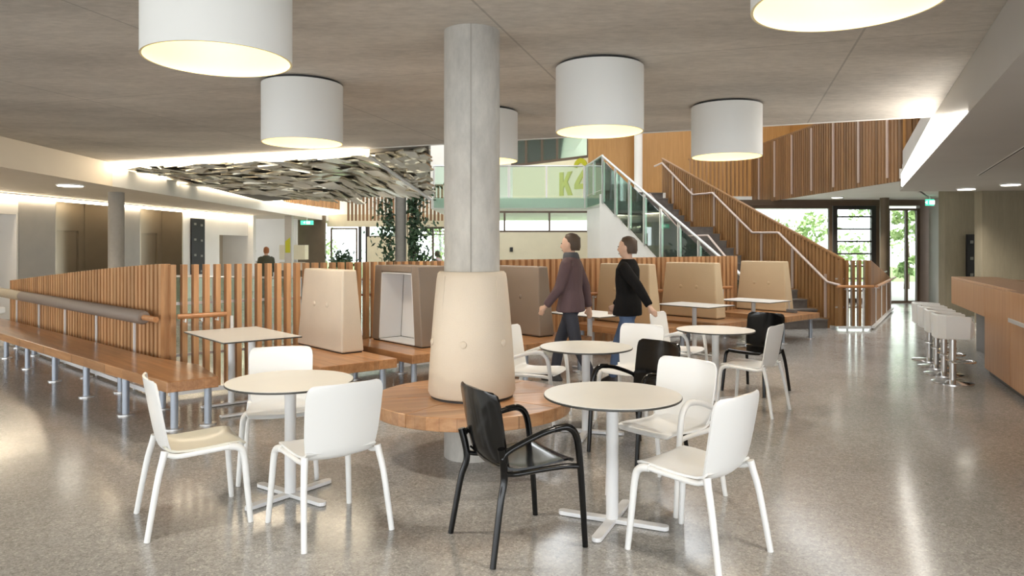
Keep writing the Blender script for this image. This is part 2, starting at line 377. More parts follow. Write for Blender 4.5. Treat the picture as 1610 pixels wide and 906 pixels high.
# ------------------------------------------------------------------ the setting
struct('floor', MB().prism([(-15, -6), (15, -6), (15, 14), (24, 14), (24, 40), (-24, 40), (-24, 14), (-15, 14)], -0.2, 0.0), 'polished_concrete_floor')
def bk(Y): return 3.2+0.47*(Y-4.48)           # plan line of the drop on the bar side
cl = (-7.85, 14.03); cr = (5.36, 9.04)
struct('ceiling', MB().prism([cl, (bk(9.04), 9.04), (bk(-5.5), -5.5), (-6.6, -5.5)], CEIL, CEIL+0.33), 'ceiling_concrete')
# lower soffits left and right of the concrete slab, with their upright faces
struct('ceiling_soffit_left', MB().prism([(-6.6, -5.5), cl, (-8.3, 35), (-16, 35), (-16, 13), (-12.5, 9), (-12.5, -5.5)], LOW, CEIL+0.3), 'soffit_paint')
struct('ceiling_soffit_right', MB().prism([(bk(-5.5), -5.5), (bk(14.3), 14.3), (bk(15.3), 15.3), (16, 15.3), (16, 13), (7.5, -5.5)], LOW, CEIL+0.3), 'soffit_grey')
struct('trim_1', MB().bar((-6.6, -5.5), cl, 0.02, LOW-0.002, CEIL-0.004, -0.012), 'soffit_paint', label='pale dropped ceiling face on the lift side')
struct('trim_2', MB().bar(cl, (-8.3, 35), 0.02, LOW-0.002, CEIL+0.3, -0.012), 'white_paint', label='white dropped ceiling face running back beside the metal canopy')
struct('trim_3', MB().bar((bk(-5.5), -5.5), (bk(14.3), 14.3), 0.02, LOW-0.002, CEIL-0.004, 0.012), 'soffit_grey', label='grey dropped ceiling face on the bar side')
edge_dir = Vector((cr[0]-cl[0], cr[1]-cl[1])).normalized()
struct('trim_4', MB().bar(cl, cr, 0.03, CEIL-0.012, CEIL+0.34, 0.016), 'white_paint', label='white edge trim of the concrete ceiling slab')
# linear slot in the bar side soffit
t = thing('slot_diffuser', 'slim linear air slot in the grey soffit above the bar', 'air vent', (0, 0, 0))
def sd(x, y): return (x, y)
MB().bar((5.15, 6.55), (7.75, 11.9), 0.05, LOW-0.006, LOW-0.001).build('frame', 'white_paint', t)
MB().bar((5.17, 6.6), (7.73, 11.85), 0.02, LOW-0.009, LOW-0.0055).build('slot', 'black_matte', t)
# ---- lift wall on the left
w0 = Vector((-11.3, 14.5)); w1 = Vector((-10.0, 25.0))
def wl(Y, off=0.0):
    d = (w1-w0).normalized(); n = Vector((-d.y, d.x)); p = w0+(w1-w0)*((Y-14.5)/10.5)
    return p+n*off
def wseg(name, Ya, Yb, z0, z1, mat, off=0.0, th=0.2):
    return struct(name, MB().bar(wl(Ya), wl(Yb), th, z0, z1, off+th/2), mat)
wseg('wall_left', 16.1, 17.2, 0, LOW, 'grey_paint')
wseg('wall_left.001', 19.1, 20.36, 0, LOW, 'grey_paint')
wseg('wall_left.002', 22.46, 24.6, 0, LOW, 'white_paint')
wseg('wall_left.003', 24.6, 26.6, 2.05, LOW, 'white_paint')
wseg('wall_left.004', 24.4, 27.0, 0, 2.6, 'beige_paint', off=1.0)
wseg('wall_left.005', 9.0, 16.1, 2.35, LOW, 'white_paint')
wseg('wall_left.006', 6.0, 16.6, 0, 2.6, 'beige_paint', off=1.2)
struct('trim_5', MB().bar(wl(26.6, 0.0), wl(26.8, 0.0), 1.2, 0, LOW, 0.4), 'white_paint', label='white wall end past the lifts')
struct('trim_6', MB().bar(wl(16.05, 0.0), wl(16.12, 0.0), 1.3, 0, 2.4, 0.65), 'white_paint', label='white return beside the grey lift wall')
for i, (Ya, Yb, lab) in enumerate(((17.2, 19.1, 'brushed steel lift doors left of the round grey pier'), (20.36, 22.46, 'brushed steel lift doors right of the round grey pier'))):
    t = thing('elevator', lab, 'elevator', (*wl((Ya+Yb)/2, 0.7), 0))
    o = wl((Ya+Yb)/2, 0.7)
    def lb(ya, yb, th, z0, z1, off):
        a = wl(ya)-o; b = wl(yb)-o; return MB().bar(a, b, th, z0, z1, off)
    lb(Ya, Yb, 0.1, 2.05, LOW-0.03, 0.75).build('header', 'brushed_steel', t)
    lb(Ya, Ya+0.04, 0.68, 0, LOW-0.03, 0.35).build('jamb', 'brushed_steel', t)
    lb(Yb-0.04, Yb, 0.68, 0, LOW-0.03, 0.35).build('jamb', 'brushed_steel', t)
    e = (Yb-Ya-0.5)/3
    for k in range(3):
        lb(Ya+0.25+k*e+0.008, Ya+0.25+(k+1)*e-0.008, 0.05, 0.02, 2.05, 0.76+0.02*(k == 2)).build('door_panel', 'brushed_steel', t)
    for ya, yb in ((Ya, Ya+0.25), (Yb-0.25, Yb)):
        lb(ya, yb, 0.1, 0, 2.05, 0.75).build('frame', 'brushed_steel', t)
    lb(Ya+0.25, Yb-0.25, 0.03, 0, 2.05, 0.82).build('gap_backing', 'black_matte', t)
# info boards, black with rows of pale marks
def board(name, label, p, q, z0, z1, rows, cols=2):
    o = Vector(((p[0]+q[0])/2, (p[1]+q[1])/2)); t = thing(name, label, 'board', (o.x, o.y, 0))
    p = Vector(p)-o; q = Vector(q)-o; d = (q-p); n = Vector((-d.y, d.x)).normalized()
    MB().bar(p, q, 0.05, z0, z1).build('panel', 'black_gloss', t)
    for r in range(rows):
        for c in range(cols):
            a = p+d*((0.16, 0.66)[c % 2]); b = p+d*((0.16, 0.66)[c % 2]+0.16)
            z = z1-0.18-(z1-z0-0.3)*r/max(1, rows-1)-0.03*c
            MB().bar(a, b, 0.012, z-0.035, z+0.035, -0.03).build('mark', 'mark_grey', t)
    return t
board('notice_board', 'tall black notice board on the white wall beside the lifts', wl(22.85, -0.03), wl(23.6, -0.03), 0.75, 2.55, 4)
# light cove along the top of the lift wall
t = thing('cove_light', 'continuous bright cove light along the top of the lift wall', 'light', (*wl(18), LOW))
o = wl(18)
MB().bar(wl(9.0)-o, wl(26.6)-o, 0.05, -0.09, -0.03, -0.06).build('strip', 'led_white', t)
MB().bar(wl(9.0)-o, wl(26.6)-o, 0.09, -0.03, 0.0, -0.06).build('channel', 'white_metal', t)
def downlight(x, y, z, label, r=0.16, beam=110):
    t = thing('downlight', label, 'light', (x, y, z), group='round downlights')
    MB().lathe([(r, -0.025), (r+0.02, -0.025), (r+0.02, 0.0)], seg=24, cap0=True, cap1=True).build('trim_ring', 'white_metal', t)
    MB().lathe([(r*0.96, -0.032), (r*0.96, -0.026)], seg=24).build('lens', 'downlight_glow', t)
    L = bpy.data.lights.new('downlight_beam', 'SPOT'); L.energy = beam; L.color = (1.0, 0.93, 0.82); L.spot_size = math.radians(125); L.spot_blend = 0.7; L.shadow_soft_size = r
    lo = bpy.data.objects.new('downlight_beam', L); COL.objects.link(lo); lo.parent = t; lo.location = (0, 0, -0.05)
downlight(-8.45, 13.7, LOW, 'glowing round downlight in the soffit in front of the lifts', 0.22)
downlight(9.2, 14.5, LOW, 'glowing round downlight in front of the recessed wall with the black board', 0.16)
downlight(9.4, 13.5, LOW, 'glowing round downlight nearest the bright concrete wall behind the bar', 0.16)
downlight(8.9, 19.6, 3.0, 'small downlight under the gallery before the barred window', 0.14, 260)
# bright strip along the slab edge; the lit drop face beside the void is a glowing panel
t = thing('edge_glow', 'bright white light strip along the slab edge above the metal canopy', 'light', (cl[0], cl[1], CEIL))
MB().bar((0, 0), edge_dir*5.8, 0.04, -0.10, -0.015, 0.05).build('strip', 'led_white', t)
t = thing('edge_glow', 'brightly lit face of the drop, shown as a glowing panel, beside the wooden gallery', 'light', (bk(9.1), 9.1, LOW))
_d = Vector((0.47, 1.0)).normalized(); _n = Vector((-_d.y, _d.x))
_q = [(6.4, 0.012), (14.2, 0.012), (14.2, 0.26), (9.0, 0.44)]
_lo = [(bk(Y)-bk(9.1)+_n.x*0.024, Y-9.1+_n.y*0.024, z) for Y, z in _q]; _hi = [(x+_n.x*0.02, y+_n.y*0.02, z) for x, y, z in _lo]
MB().hull8(_lo, _hi).build('panel', 'lit_face_glow', t)  # glow stands in for the light falling on this face, no lamp here
t = thing('edge_glow', 'slim light line along the top of the white face beside the metal canopy', 'light', (cl[0], cl[1], CEIL))
MB().bar((0.0, 0.1), (-0.42, 20), 0.03, -0.07, -0.02, -0.09).build('strip', 'led_white', t)
# ---- back of the ground floor, left to right
struct('wall_back', MB().bar((-12.2, 30), (-9.0, 30), 0.2, 0, 2.9), 'white_paint')
struct('wall_back.001', MB().bar((-9.36, 31), (-8.07, 31), 0.2, 0, 3.0), 'brown_panel')
struct('wall_back.002', MB().bar((-8.3, 32.2), (-2.5, 32.2), 0.2, 2.55, 3.1), 'cream_panel')
struct('wall_back.003', MB().bar((-6.48, 32.1), (-5.2, 32.1), 0.15, 0, 2.1), 'cream_panel')
struct('wall_back.004', MB().bar((-5.2, 32.1), (-4.4, 32.1), 0.15, 0, 2.55), 'cream_panel')
struct('wall_back.005', MB().bar((-1.7, 22.9), (2.75, 22.9), 0.2, 0, 2.1), 'cream_panel')
def window(name, p, q, z0, z1, mull, fm='brown_frame', fw=0.08, bars=(), glassm='glass_clear', lab=None):
    p = Vector(p); q = Vector(q); o = (p+q)/2; L = (q-p).length; rz = math.atan2(q.y-p.y, q.x-p.x)
    e = bpy.data.objects.new(name, None); COL.objects.link(e); e.location = (o.x, o.y, 0); e.rotation_euler = (0, 0, rz); e['kind'] = 'structure'
    if lab: e['label'] = lab
    MB().box((0, 0, z0+fw/2), (L, 0.1, fw)).build('rail', fm, e); MB().box((0, 0, z1-fw/2), (L, 0.1, fw)).build('rail', fm, e)
    xs = [0.0]+list(mull)+[1.0]
    for x in xs:
        MB().box(((x-0.5)*(L-fw), 0, (z0+z1)/2), (fw, 0.1, z1-z0-2*fw)).build('mullion', fm, e)
    for b in bars:
        MB().box((0, 0, b), (L-2*fw, 0.06, 0.045)).build('bar', fm, e)
    for a, b in zip(xs[:-1], xs[1:]):
        w = (b-a)*(L-fw)-fw
        MB().box((((a+b)/2-0.5)*(L-fw), 0, (z0+z1)/2), (w, 0.012, z1-z0-2*fw)).build('pane', glassm, e)
    return e
window('window_1', (-8.15, 32.2), (-6.95, 32.2), 0.0, 2.5, (), 'brown_frame', 0.07, lab='garden window past the wood fence')
window('window_2', (-6.9, 32.2), (-6.45, 32.2), 0.0, 2.9, (), 'dark_frame', 0.14, lab='narrow black framed glass door')
window('window_3', (-6.45, 32.2), (-5.2, 32.2), 2.1, 2.9, (0.5,), 'brown_frame', 0.05, glassm='glass_green', lab='green glass strip above the cream panels')
window('window_4', (-4.4, 32.2), (-2.4, 32.2), 0.0, 2.55, (0.42,), 'brown_frame', 0.09, bars=(2.2, 2.35), lab='garden window beside the planted pier')
window('window_5', (-1.7, 22.9), (2.7, 22.9), 2.1, 2.78, (0.33, 0.66, 0.97), 'brown_frame', 0.06, lab='strip window over the cream wall')
struct('trim_7', MB().bar((2.45, 22.9), (2.75, 20.4), 0.12, 0, 2.8), 'white_paint', label='white wall under the stair')

# right back glazing
window('window_6', (6.3, 20.9), (9.33, 20.9), 0.0, 2.85, (), 'brown_frame', 0.1, lab='wide window behind the stair')
window('window_7', (9.35, 20.9), (10.6, 20.9), 0.0, 2.85, (), 'dark_frame', 0.13, bars=[0.35+0.36*k for k in range(7)], lab='window with dark horizontal bars')
window('door_1', (10.95, 20.9), (11.85, 20.9), 0.0, 2.75, (0.62,), 'brown_frame', 0.06, lab='glazed door to the garden')
struct('trim_8', MB().bar((5.5, 20.95), (12.4, 20.95), 0.3, 2.83, 3.0), 'brown_frame', label='brown lintel over the back windows')
struct('trim_9', MB().bar((11.85, 20.9), (12.3, 20.9), 0.2, 0, 2.85), 'brown_frame', label='brown panel beside the glazed door')
struct('trim_10', MB().bar((10.6, 20.95), (10.95, 20.95), 0.2, 0, 2.85), 'brown_frame', label='brown post between barred window and glazed door')
struct('wall_right', MB().bar((12.1, 20.6), (11.6, 17.4), 0.2, 0, 3.0), 'grey_paint')
struct('wall_right.001', MB().bar((10.2, 17.0), (11.6, 17.0), 0.25, 0, 3.0), 'wall_concrete')
struct('wall_right.002', MB().bar((9.93, 15.25), (16, 15.25), 0.25, 0, 3.0), 'wall_concrete')
struct('wall_right.004', MB().bar((7.2, 3.0), (12.6, 15.3), 0.2, 0, LOW), 'wall_concrete')
board('wine_board', 'black board with pale marks on the concrete wall behind the bar', (10.68, 16.83), (11.12, 16.83), 0.85, 1.92, 3)
struct('ceiling_gallery', MB().prism([(7.9, 14.45), (7.46, 22.2), (5.3, 22.2), (5.3, 23.4), (14, 23.4), (14, 15.3), (9.0, 15.3), (bk(14.3), 14.45)], 3.0, 3.2), 'white_paint')
# upper floor slab on the stair side
struct('floor_upper', MB().prism([(-2.6, 23.0), (2.5, 23.0), (2.62, 20.75), (4.45, 20.75), (5.3, 23.4), (5.3, 33), (-2.6, 33)], 2.86, 3.2), 'white_paint')
struct('wall_upper', MB().bar((0.1, 28.2), (2.85, 25.2), 0.2, 3.2, 4.78), 'cream_panel')
struct('wall_upper.001', MB().bar((2.62, 24.6), (9.6, 24.6), 0.2, 3.2, 7.5), 'wall_veneer')
struct('wall_upper.002', MB().bar((-2.6, 33.0), (5.2, 33.0), 0.2, 3.2, 7.5), 'white_paint')
struct('wall_upper.003', MB().bar((9.6, 15), (9.6, 24.6), 0.2, 3.2, 7.5), 'wall_veneer')
struct('wall_upper.004', MB().bar((-9.5, 33), (-2.6, 33), 0.2, 3.1, 7.5), 'white_paint')
struct('wall_upper.005', MB().bar((-9.6, 14.5), (-9.9, 33), 0.2, 3.5, 7.5), 'white_paint')
struct('ceiling_upper', MB().prism([(-0.5, 28.3), (2.9, 25.2), (2.9, 33), (-2.6, 33)], 6.1, 6.3), 'white_paint')
window('window_8', (0.0, 28.3), (2.75, 25.35), 4.8, 6.0, (0.2, 0.42, 0.62), 'brown_frame', 0.09, glassm='glass_green', lab='dark framed strip window above the cream wall')
for k in range(5):  # unseen roof strips, added with gaps to limit daylight in the atrium
    x0 = -10+4.0*k
    struct('unseen_roof_strip' if k == 0 else 'unseen_roof_strip.%03d' % k, MB().prism([(x0, 9.3), (x0+2.75, 9.3), (x0+2.75, 33.2), (x0, 33.2)], 7.5, 7.7), 'white_paint')
struct('wall_upper.006', MB().bar(cl, cr, 0.2, CEIL+0.36, 7.5, -0.2), 'white_paint')  # unseen wall, added to block sky reflections and cut atrium light
struct('wall_upper.007', MB().bar((bk(9.04)+0.3, 9.04), (bk(14.5)+0.3, 14.5), 0.2, CEIL+0.36, 7.5, -0.2), 'white_paint')  # unseen as well, added above the drop to keep sky light out
# ---- far wooden gallery bands
def slat_run(parent, p, q, zb, zt, mat, pitch, w, dep, org, name='slat'):
    p = Vector(p); q = Vector(q); L = (q-p).length; n = max(1, int(round(L/pitch))); rz = math.atan2(q.y-p.y, q.x-p.x)
    for i in range(n):
        t = (i+0.5)/n; c = p+(q-p)*t
        b = zb(t) if callable(zb) else zb; e = zt(t) if callable(zt) else zt
        piece(name, mat, parent, (c.x-org[0], c.y-org[1], b-(org[2] if len(org) > 2 else 0)), (w, dep, e-b), rz)
def gallery(label, p, q, z0, z1, pitch, w, dep, mat='gallery_slat_wood', posts=0, backing=True, group=None):
    t = thing('slat_balustrade', label, 'balustrade', (p[0], p[1], 0))
    slat_run(t, p, q, z0, z1, mat, pitch, w, dep, p)
    q2 = (q[0]-p[0], q[1]-p[1])
    MB().bar((0, 0), q2, dep*1.15, z1, z1+0.04).build('cap_rail', mat, t)
    d = Vector(q2).normalized(); n = Vector((-d.y, d.x))
    for k in range(posts):
        c = Vector(q2)*((k+0.6)/posts)-n*(dep*0.5+0.02)
        MB().box((c.x, c.y, (z0+z1)/2+0.03), (0.05, 0.03, (z1-z0)*0.92), math.atan2(d.y, d.x)).build('post', 'pink_steel', t)
    return t
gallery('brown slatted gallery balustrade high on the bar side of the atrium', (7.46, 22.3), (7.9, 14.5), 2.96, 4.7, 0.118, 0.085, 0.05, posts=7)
gallery('brown slatted gallery return above the brightly lit drop face', (7.95, 14.48), (9.4, 14.48), 3.3, 4.7, 0.118, 0.085, 0.05)
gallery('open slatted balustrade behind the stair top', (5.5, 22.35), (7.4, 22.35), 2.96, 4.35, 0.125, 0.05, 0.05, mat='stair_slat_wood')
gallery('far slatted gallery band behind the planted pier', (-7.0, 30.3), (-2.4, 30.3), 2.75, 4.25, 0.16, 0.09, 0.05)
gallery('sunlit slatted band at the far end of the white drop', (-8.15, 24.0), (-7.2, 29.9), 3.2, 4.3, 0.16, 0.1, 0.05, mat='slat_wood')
# K2 letters on the cream wall
pw = Vector((0.1, 28.2)); qw = Vector((2.85, 25.2)); dw = (qw-pw).normalized(); nw = Vector((dw.y, -dw.x))
sg = thing('wall_letters', 'large lime green letter K and figure 2 on the upper cream wall', 'sign', (pw.x, pw.y, 3.2))
def wall_poly(name, pts, mat, par, th=0.03):
    a = [(dw*s+nw*0.105, z) for s, z in pts]; b = [(dw*s+nw*(0.105+th), z) for s, z in pts]; n = len(pts)
    vs = [(v.x, v.y, z) for v, z in a]+[(v.x, v.y, z) for v, z in b]
    MB().add(vs, [tuple(range(n)), tuple(range(2*n-1, n-1, -1))]+[((i+1) % n, i, n+i, n+(i+1) % n) for i in range(n)]).build(name, mat, par)
def stroke(pts, w):
    L = []; R = []
    for i, p in enumerate(pts):
        p = Vector(p); t = (Vector(pts[min(i+1, len(pts)-1)])-Vector(pts[max(i-1, 0)])).normalized(); n = Vector((-t.y, t.x))
        L.append(p+n*w/2); R.append(p-n*w/2)
    return [(v.x, v.y) for v in L]+[(v.x, v.y) for v in R[::-1]]
KX = 2.56; KZ = 0.30
K = Vector((KX, KZ))
wall_poly('letter_k', [(KX, KZ), (KX+0.2, KZ), (KX+0.2, KZ+0.27), (KX+0.26, KZ+0.36), (KX+0.42, KZ), (KX+0.64, KZ), (KX+0.40, KZ+0.50), (KX+0.63, KZ+0.86), (KX+0.42, KZ+0.86), (KX+0.2, KZ+0.50), (KX+0.2, KZ+0.86), (KX, KZ+0.86)], 'sign_lime', sg)
two = [(KX+0.78, KZ+0.98)]+[(KX+1.03+0.24*math.cos(a), KZ+0.97+0.24*math.sin(a)) for a in [math.radians(x) for x in (165, 140, 115, 90, 65, 40, 15, -10, -35)]]+[(KX+0.98, KZ+0.56), (KX+0.80, KZ+0.30)]
wall_poly('figure_two', stroke(two, 0.18), 'sign_lime', sg, 0.034)
wall_poly('figure_foot', [(KX+0.74, KZ+0.20), (KX+1.26, KZ+0.20), (KX+1.26, KZ+0.38), (KX+0.74, KZ+0.38)], 'sign_lime', sg)
tag(MB().lathe([(0.14, 3.2), (0.14, 7.4)], (4.25, 24.1, 0), 20).build('pipe_column', 'white_paint', None, True), 'slim white round column before the upper orange wood wall', 'column')
# small wall boxes
for x in (-0.02, 1.68):
    tag(MB().box((x, 22.77, 1.55), (0.1, 0.06, 0.14)).build('wall_box', 'black_matte', None, bevel=0.01), 'small black box on the cream wall, '+('nearer the concrete column' if x < 1 else 'nearer the stair'), 'wall box', 'black wall boxes')
# ---- piers and columns
cc = (-0.31, 5.54)
t = thing('concrete_column', 'thick round concrete column rising through the round bench', 'column', (*cc, 0))
MB().lathe([(0.215, 0), (0.215, CEIL)], seg=48).build('shaft', 'column_concrete', t, True)
for a in (-1.55, 1.6):
    MB().box((0.2155*math.cos(a), 0.2155*math.sin(a), (1.42+CEIL)/2), (0.008, 0.004, CEIL-1.42), a+math.pi/2).build('formwork_seam', 'grey_pier', t)
t = tag(MB().lathe([(0.16, 0), (0.16, LOW)], (-8.62, 15.6, 0), 28).build('round_pier', 'grey_pier', None, True), 'round grey pier standing between the two lifts', 'column')
t = tag(MB().lathe([(0.17, 0), (0.17, 3.6)], (-3.42, 22.0, 0), 28).build('round_pier', 'grey_pier', None, True), 'round pier overgrown with climbing ivy behind the fence', 'column')
t = tag(MB().lathe([(0.12, 0), (0.12, 3.0)], (10.4, 20.0, 0), 24).build('round_pier', 'brown_panel', None, True), 'slim brown round pier before the glazed garden door', 'column')
t = thing('square_pier', 'pale square pier with a lime mark at the corridor', 'column', (-8.4, 27, 0))
MB().box((0, 0, 1.45), (0.26, 0.26, 2.9)).build('shaft', 'grey_paint', t)
MB().prism([(-0.1, -0.145), (0.08, -0.145), (0.08, -0.13), (-0.1, -0.13)], 1.42, [1.85, 2.0, 2.0, 1.85]).build('mark', 'sign_lime', t)
# exit signs
def exit_sign(x, y, z, label, w=0.34):
    t = thing('exit_sign', label, 'sign', (x, y, z), group='lit exit signs')
    MB().box((0, 0, 0.1), (w, 0.04, 0.17)).build('box', 'exit_green', t)
    MB().prism([(-0.02, -0.03), (0.12, -0.03), (0.12, -0.021), (-0.02, -0.021)], 0.05, 0.15).build('door_symbol', 'exit_white', t)
    MB().add([(-0.14, -0.03, 0.1), (-0.08, -0.03, 0.15), (-0.08, -0.03, 0.05), (-0.14, -0.022, 0.1), (-0.08, -0.022, 0.15), (-0.08, -0.022, 0.05)], [(0, 1, 2), (3, 5, 4), (0, 3, 4, 1), (1, 4, 5, 2), (2, 5, 3, 0)]).build('arrow_symbol', 'exit_white', t)
    MB().box((0, 0, 0.24), (0.02, 0.02, 0.14)).build('hanger', 'white_metal', t)
exit_sign(-8.1, 28.3, 2.5, 'lit green exit sign at the corridor past the lifts', 0.5)
exit_sign(11.2, 19.2, 2.72, 'small lit exit sign above the garden door', 0.22)
# ------------------------------------------------------------------ metal shingle canopy
def canopy():
    V = {'a': (-7.72, 14.32, 3.22), 'b': (-2.46, 12.25, 3.22), 'c': (-1.36, 11.7, 3.26), 'p': (-1.59, 14.0, 2.63), 'q': (-5.06, 19.0, 2.916), 'r': (-7.95, 23.0, 3.1)}
    V = {k: Vector(v) for k, v in V.items()}
    t = thing('shingled_canopy', 'folded canopy clad in overlapping silvery metal shingles', 'canopy', (0, 0, 0))
    top = {k: Vector((v.x, v.y, 4.3)) for k, v in V.items()}
    order = ['a', 'b', 'c', 'p', 'q', 'r']
    vs = [V[k] for k in order]+[top[k] for k in order]
    fs = [(0, 1, 4), (1, 3, 4), (1, 2, 3), (0, 4, 5), tuple(range(6, 12))]+[(i, (i+1) % 6, 6+(i+1) % 6, 6+i) for i in range(6)]
    MB().add([(v.x, v.y, v.z) for v in vs], fs).build('core', 'canopy_core', t)
    MB().tube([V['b']+Vector((0.02, -0.12, -0.05)), V['p']+Vector((0.02, -0.14, -0.09))], 0.03, 6).build('edge_flashing', 'silver_metal', t)
    sh = MB().hull8([(-0.5, 0, 0), (0.5, 0, 0), (0.42, 1, 0.0), (-0.42, 1, 0.0)], [(-0.5, 0, 0.03), (0.5, 0, 0.03), (0.42, 1, 0.03), (-0.42, 1, 0.03)]).mesh('shingle', 'shingle_metal')
    rnd = random.Random(3)
    def clad(A, B, Cc, dw_, dh_, cap):
        # rows parallel to AB, running to C
        nrm = (B-A).cross(Cc-A).normalized()
        if nrm.z > 0 and abs(nrm.z) > 0.3: nrm = -nrm
        if nrm.dot(Vector((0, 0, 1.6))-A) < 0: nrm = -nrm
        ux = (B-A).normalized(); vy = nrm.cross(ux)
        if vy.dot(Cc-A) < 0: vy = -vy
        H = vy.dot(Cc-A); Lx = (B-A).length; cx = ux.dot(Cc-A); k = 0; row = 0
        y = 0.0
        while y < H and k < cap:
            f = (y+dh_*0.5)/H; x0 = cx*f; x1 = Lx+(cx-Lx)*f
            x = x0+(dw_*0.5 if row % 2 else 0.0)
            while x < x1-dw_*0.2 and k < cap:
                o = bpy.data.objects.new('shingle', sh); COL.objects.link(o); o.parent = t
                pos = A+ux*(x+dw_*0.25)+vy*y+nrm*(0.03+rnd.uniform(0, 0.03))
                tilt = rnd.gauss(0, 0.07); roll = rnd.gauss(0, 0.10)
                R = Matrix((ux, vy, ux.cross(vy))).transposed().to_4x4()
                o.matrix_local = Matrix.Translation(pos) @ R @ Matrix.Rotation(0.07+tilt, 4, 'X') @ Matrix.Rotation(roll, 4, 'Y') @ Matrix.Rotation(rnd.gauss(0, .2), 4, 'Z') @ Matrix.Diagonal((dw_*1.12, dh_*1.3, 1, 1))
                x += dw_; k += 1
            y += dh_; row += 1
        return k
    n = clad(V['a'], V['b'], V['q'], 0.36, 0.38, 118)
    n += clad(V['b'], V['p'], V['q'], 0.28, 0.36, 84)
    n += clad(V['b'], V['c'], V['p'], 0.2, 0.17, 66)
    n += clad(V['a'], V['q'], V['r'], 0.5, 0.45, 30)
canopy()
# ------------------------------------------------------------------ slat fences round the opening
F0 = (-8.43, 12.1); F1 = (-3.69, 7.65); F2 = (-0.95, 10.0); F3 = (4.25, 13.59)
def fence(label, p, q, zt, post_n, rail=None, mat='slat_wood', flip=1, railmat='rail_oak', pitch=0.115, w=0.052, dep=0.09):
    t = thing('slat_fence', label, 'fence', (p[0], p[1], 0))
    slat_run(t, p, q, 0.07, zt, mat, pitch, w, dep, p)
    v = Vector((q[0]-p[0], q[1]-p[1])); d = v.normalized(); n = Vector((d.y, -d.x))*flip; rz = math.atan2(d.y, d.x)
    a = n*(dep/2+0.035)
    MB().bar(a, v+a, 0.05, 0.03, 0.075).build('bottom_rail', 'white_metal', t)
    for zz in (0.42, 0.98):
        b = -n*0.06
        MB().bar(b, v+b, 0.02, zz, zz+0.03).build('tie_bar', 'silver_metal', t)
    for k in range(post_n):
        c = v*((k+0.55)/post_n)+n*(dep/2+0.025)
        piece('post', 'white_metal', t, (c.x, c.y, 0.0), (0.028, 0.02, 0.84), rz)
    if rail:
        s0, s1, z = rail
        c0 = v*s0+n*0.14; c1 = v*s1+n*0.14
        MB().tube([(c0.x, c0.y, z), (c1.x, c1.y, z)], 0.028, 12).build('handrail', railmat, t, True)
        for k in range(max(2, post_n)):
            c = v*lerp(s0, s1, (k+0.5)/max(2, post_n)); e = c+n*0.14
            MB().tube([(c.x+n.x*0.05, c.y+n.y*0.05, z-0.06), (e.x, e.y, z-0.06), (e.x, e.y, z-0.015)], 0.009, 6).build('bracket', 'silver_metal', t)
    return t
fl = fence('slatted wood fence behind the long bench, its top sloping down away', F1, F0, lambda s: 1.43-0.38*s**1.15, 5, None, flip=-1, w=0.062, dep=0.10)
f2 = fence('open slatted wood fence between the long bench and the column', F1, F2, lambda s: 1.42, 3, (0.02, 0.16, 0.87))
f3 = fence('slatted wood fence running behind the leather booths to the stair', F2, F3, lambda s: 1.42+0.03*s, 6, (0.05, 0.95, 0.87), w=0.066, dep=0.10)
# roll cushion on the left fence
t = thing('roll_cushion', 'long taupe and beige roll cushion on the fence above the long bench', 'cushion', (F1[0], F1[1], 0))
v = Vector((F0[0]-F1[0], F0[1]-F1[1])); n = Vector((v.y, -v.x)).normalized()*-1
n = Vector((-v.y, v.x)).normalized()
if n.dot(Vector((0, 0))-Vector(F1)) < 0: n = -n
def rc(s, z=0.86): c = v*s+n*0.18; return (c.x, c.y, z)
MB().tube([rc(0.02), rc(0.025), rc(0.78)], [0.06, 0.075, 0.075], 18).build('padding', 'roll_taupe', t, True)
MB().tube([rc(0.782), rc(1.02)], [0.075, 0.075], 18).build('padding_end', 'roll_beige', t, True)
MB().tube([rc(-0.03), rc(1.05)], 0.03, 12).build('rod', 'rail_oak', t, True)
for s in (0.12, 0.3, 0.5, 0.7, 0.9):
    c = v*s; e = c+n*0.18
    MB().tube([(c.x+n.x*0.05, c.y+n.y*0.05, 0.80), (e.x, e.y, 0.79)], 0.012, 6).build('bracket', 'silver_metal', t)
# right-hand fence by the stair foot
A = Vector((6.3, 14.3)); B = Vector((4.37, 20.75))
G0 = (6.36, 14.02); G1 = (6.98, 14.02); G2 = (9.75, 18.5)
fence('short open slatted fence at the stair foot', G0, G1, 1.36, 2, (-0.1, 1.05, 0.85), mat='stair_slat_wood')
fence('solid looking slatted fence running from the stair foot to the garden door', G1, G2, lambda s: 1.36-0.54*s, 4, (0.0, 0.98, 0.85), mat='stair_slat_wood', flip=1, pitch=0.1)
# glass balustrade of the opening beyond the fence
def glass_rail(label, p, q, n, h=1.0, z=0.0, tilt=0.0, mat='glass_green'):
    t = thing('glass_balustrade', label, 'balustrade', (p[0], p[1], z))
    v = Vector((q[0]-p[0], q[1]-p[1])); d = v.normalized(); rz = math.atan2(d.y, d.x)
    for k in range(n+1):
        c = v*(k/n); piece('post', 'silver_metal', t, (c.x, c.y, tilt*k/n), (0.05, 0.05, h), rz)
    for k in range(n):
        a = v*(k/n)+d*0.04; b = v*((k+1)/n)-d*0.04; za = tilt*k/n; zb = tilt*(k+1)/n; nn = Vector((-d.y, d.x))*0.006
        lo = [(a.x-nn.x, a.y-nn.y, za+0.06), (b.x-nn.x, b.y-nn.y, zb+0.06), (b.x+nn.x, b.y+nn.y, zb+0.06), (a.x+nn.x, a.y+nn.y, za+0.06)]
        hi = [(x, y, zz+h-0.08) for x, y, zz in lo]
        MB().hull8(lo, hi).build('pane', mat, t)
    MB().tube([(0, 0, h), (v.x, v.y, h+tilt)], 0.025, 8).build('top_rail', 'silver_metal', t, True)
    return t
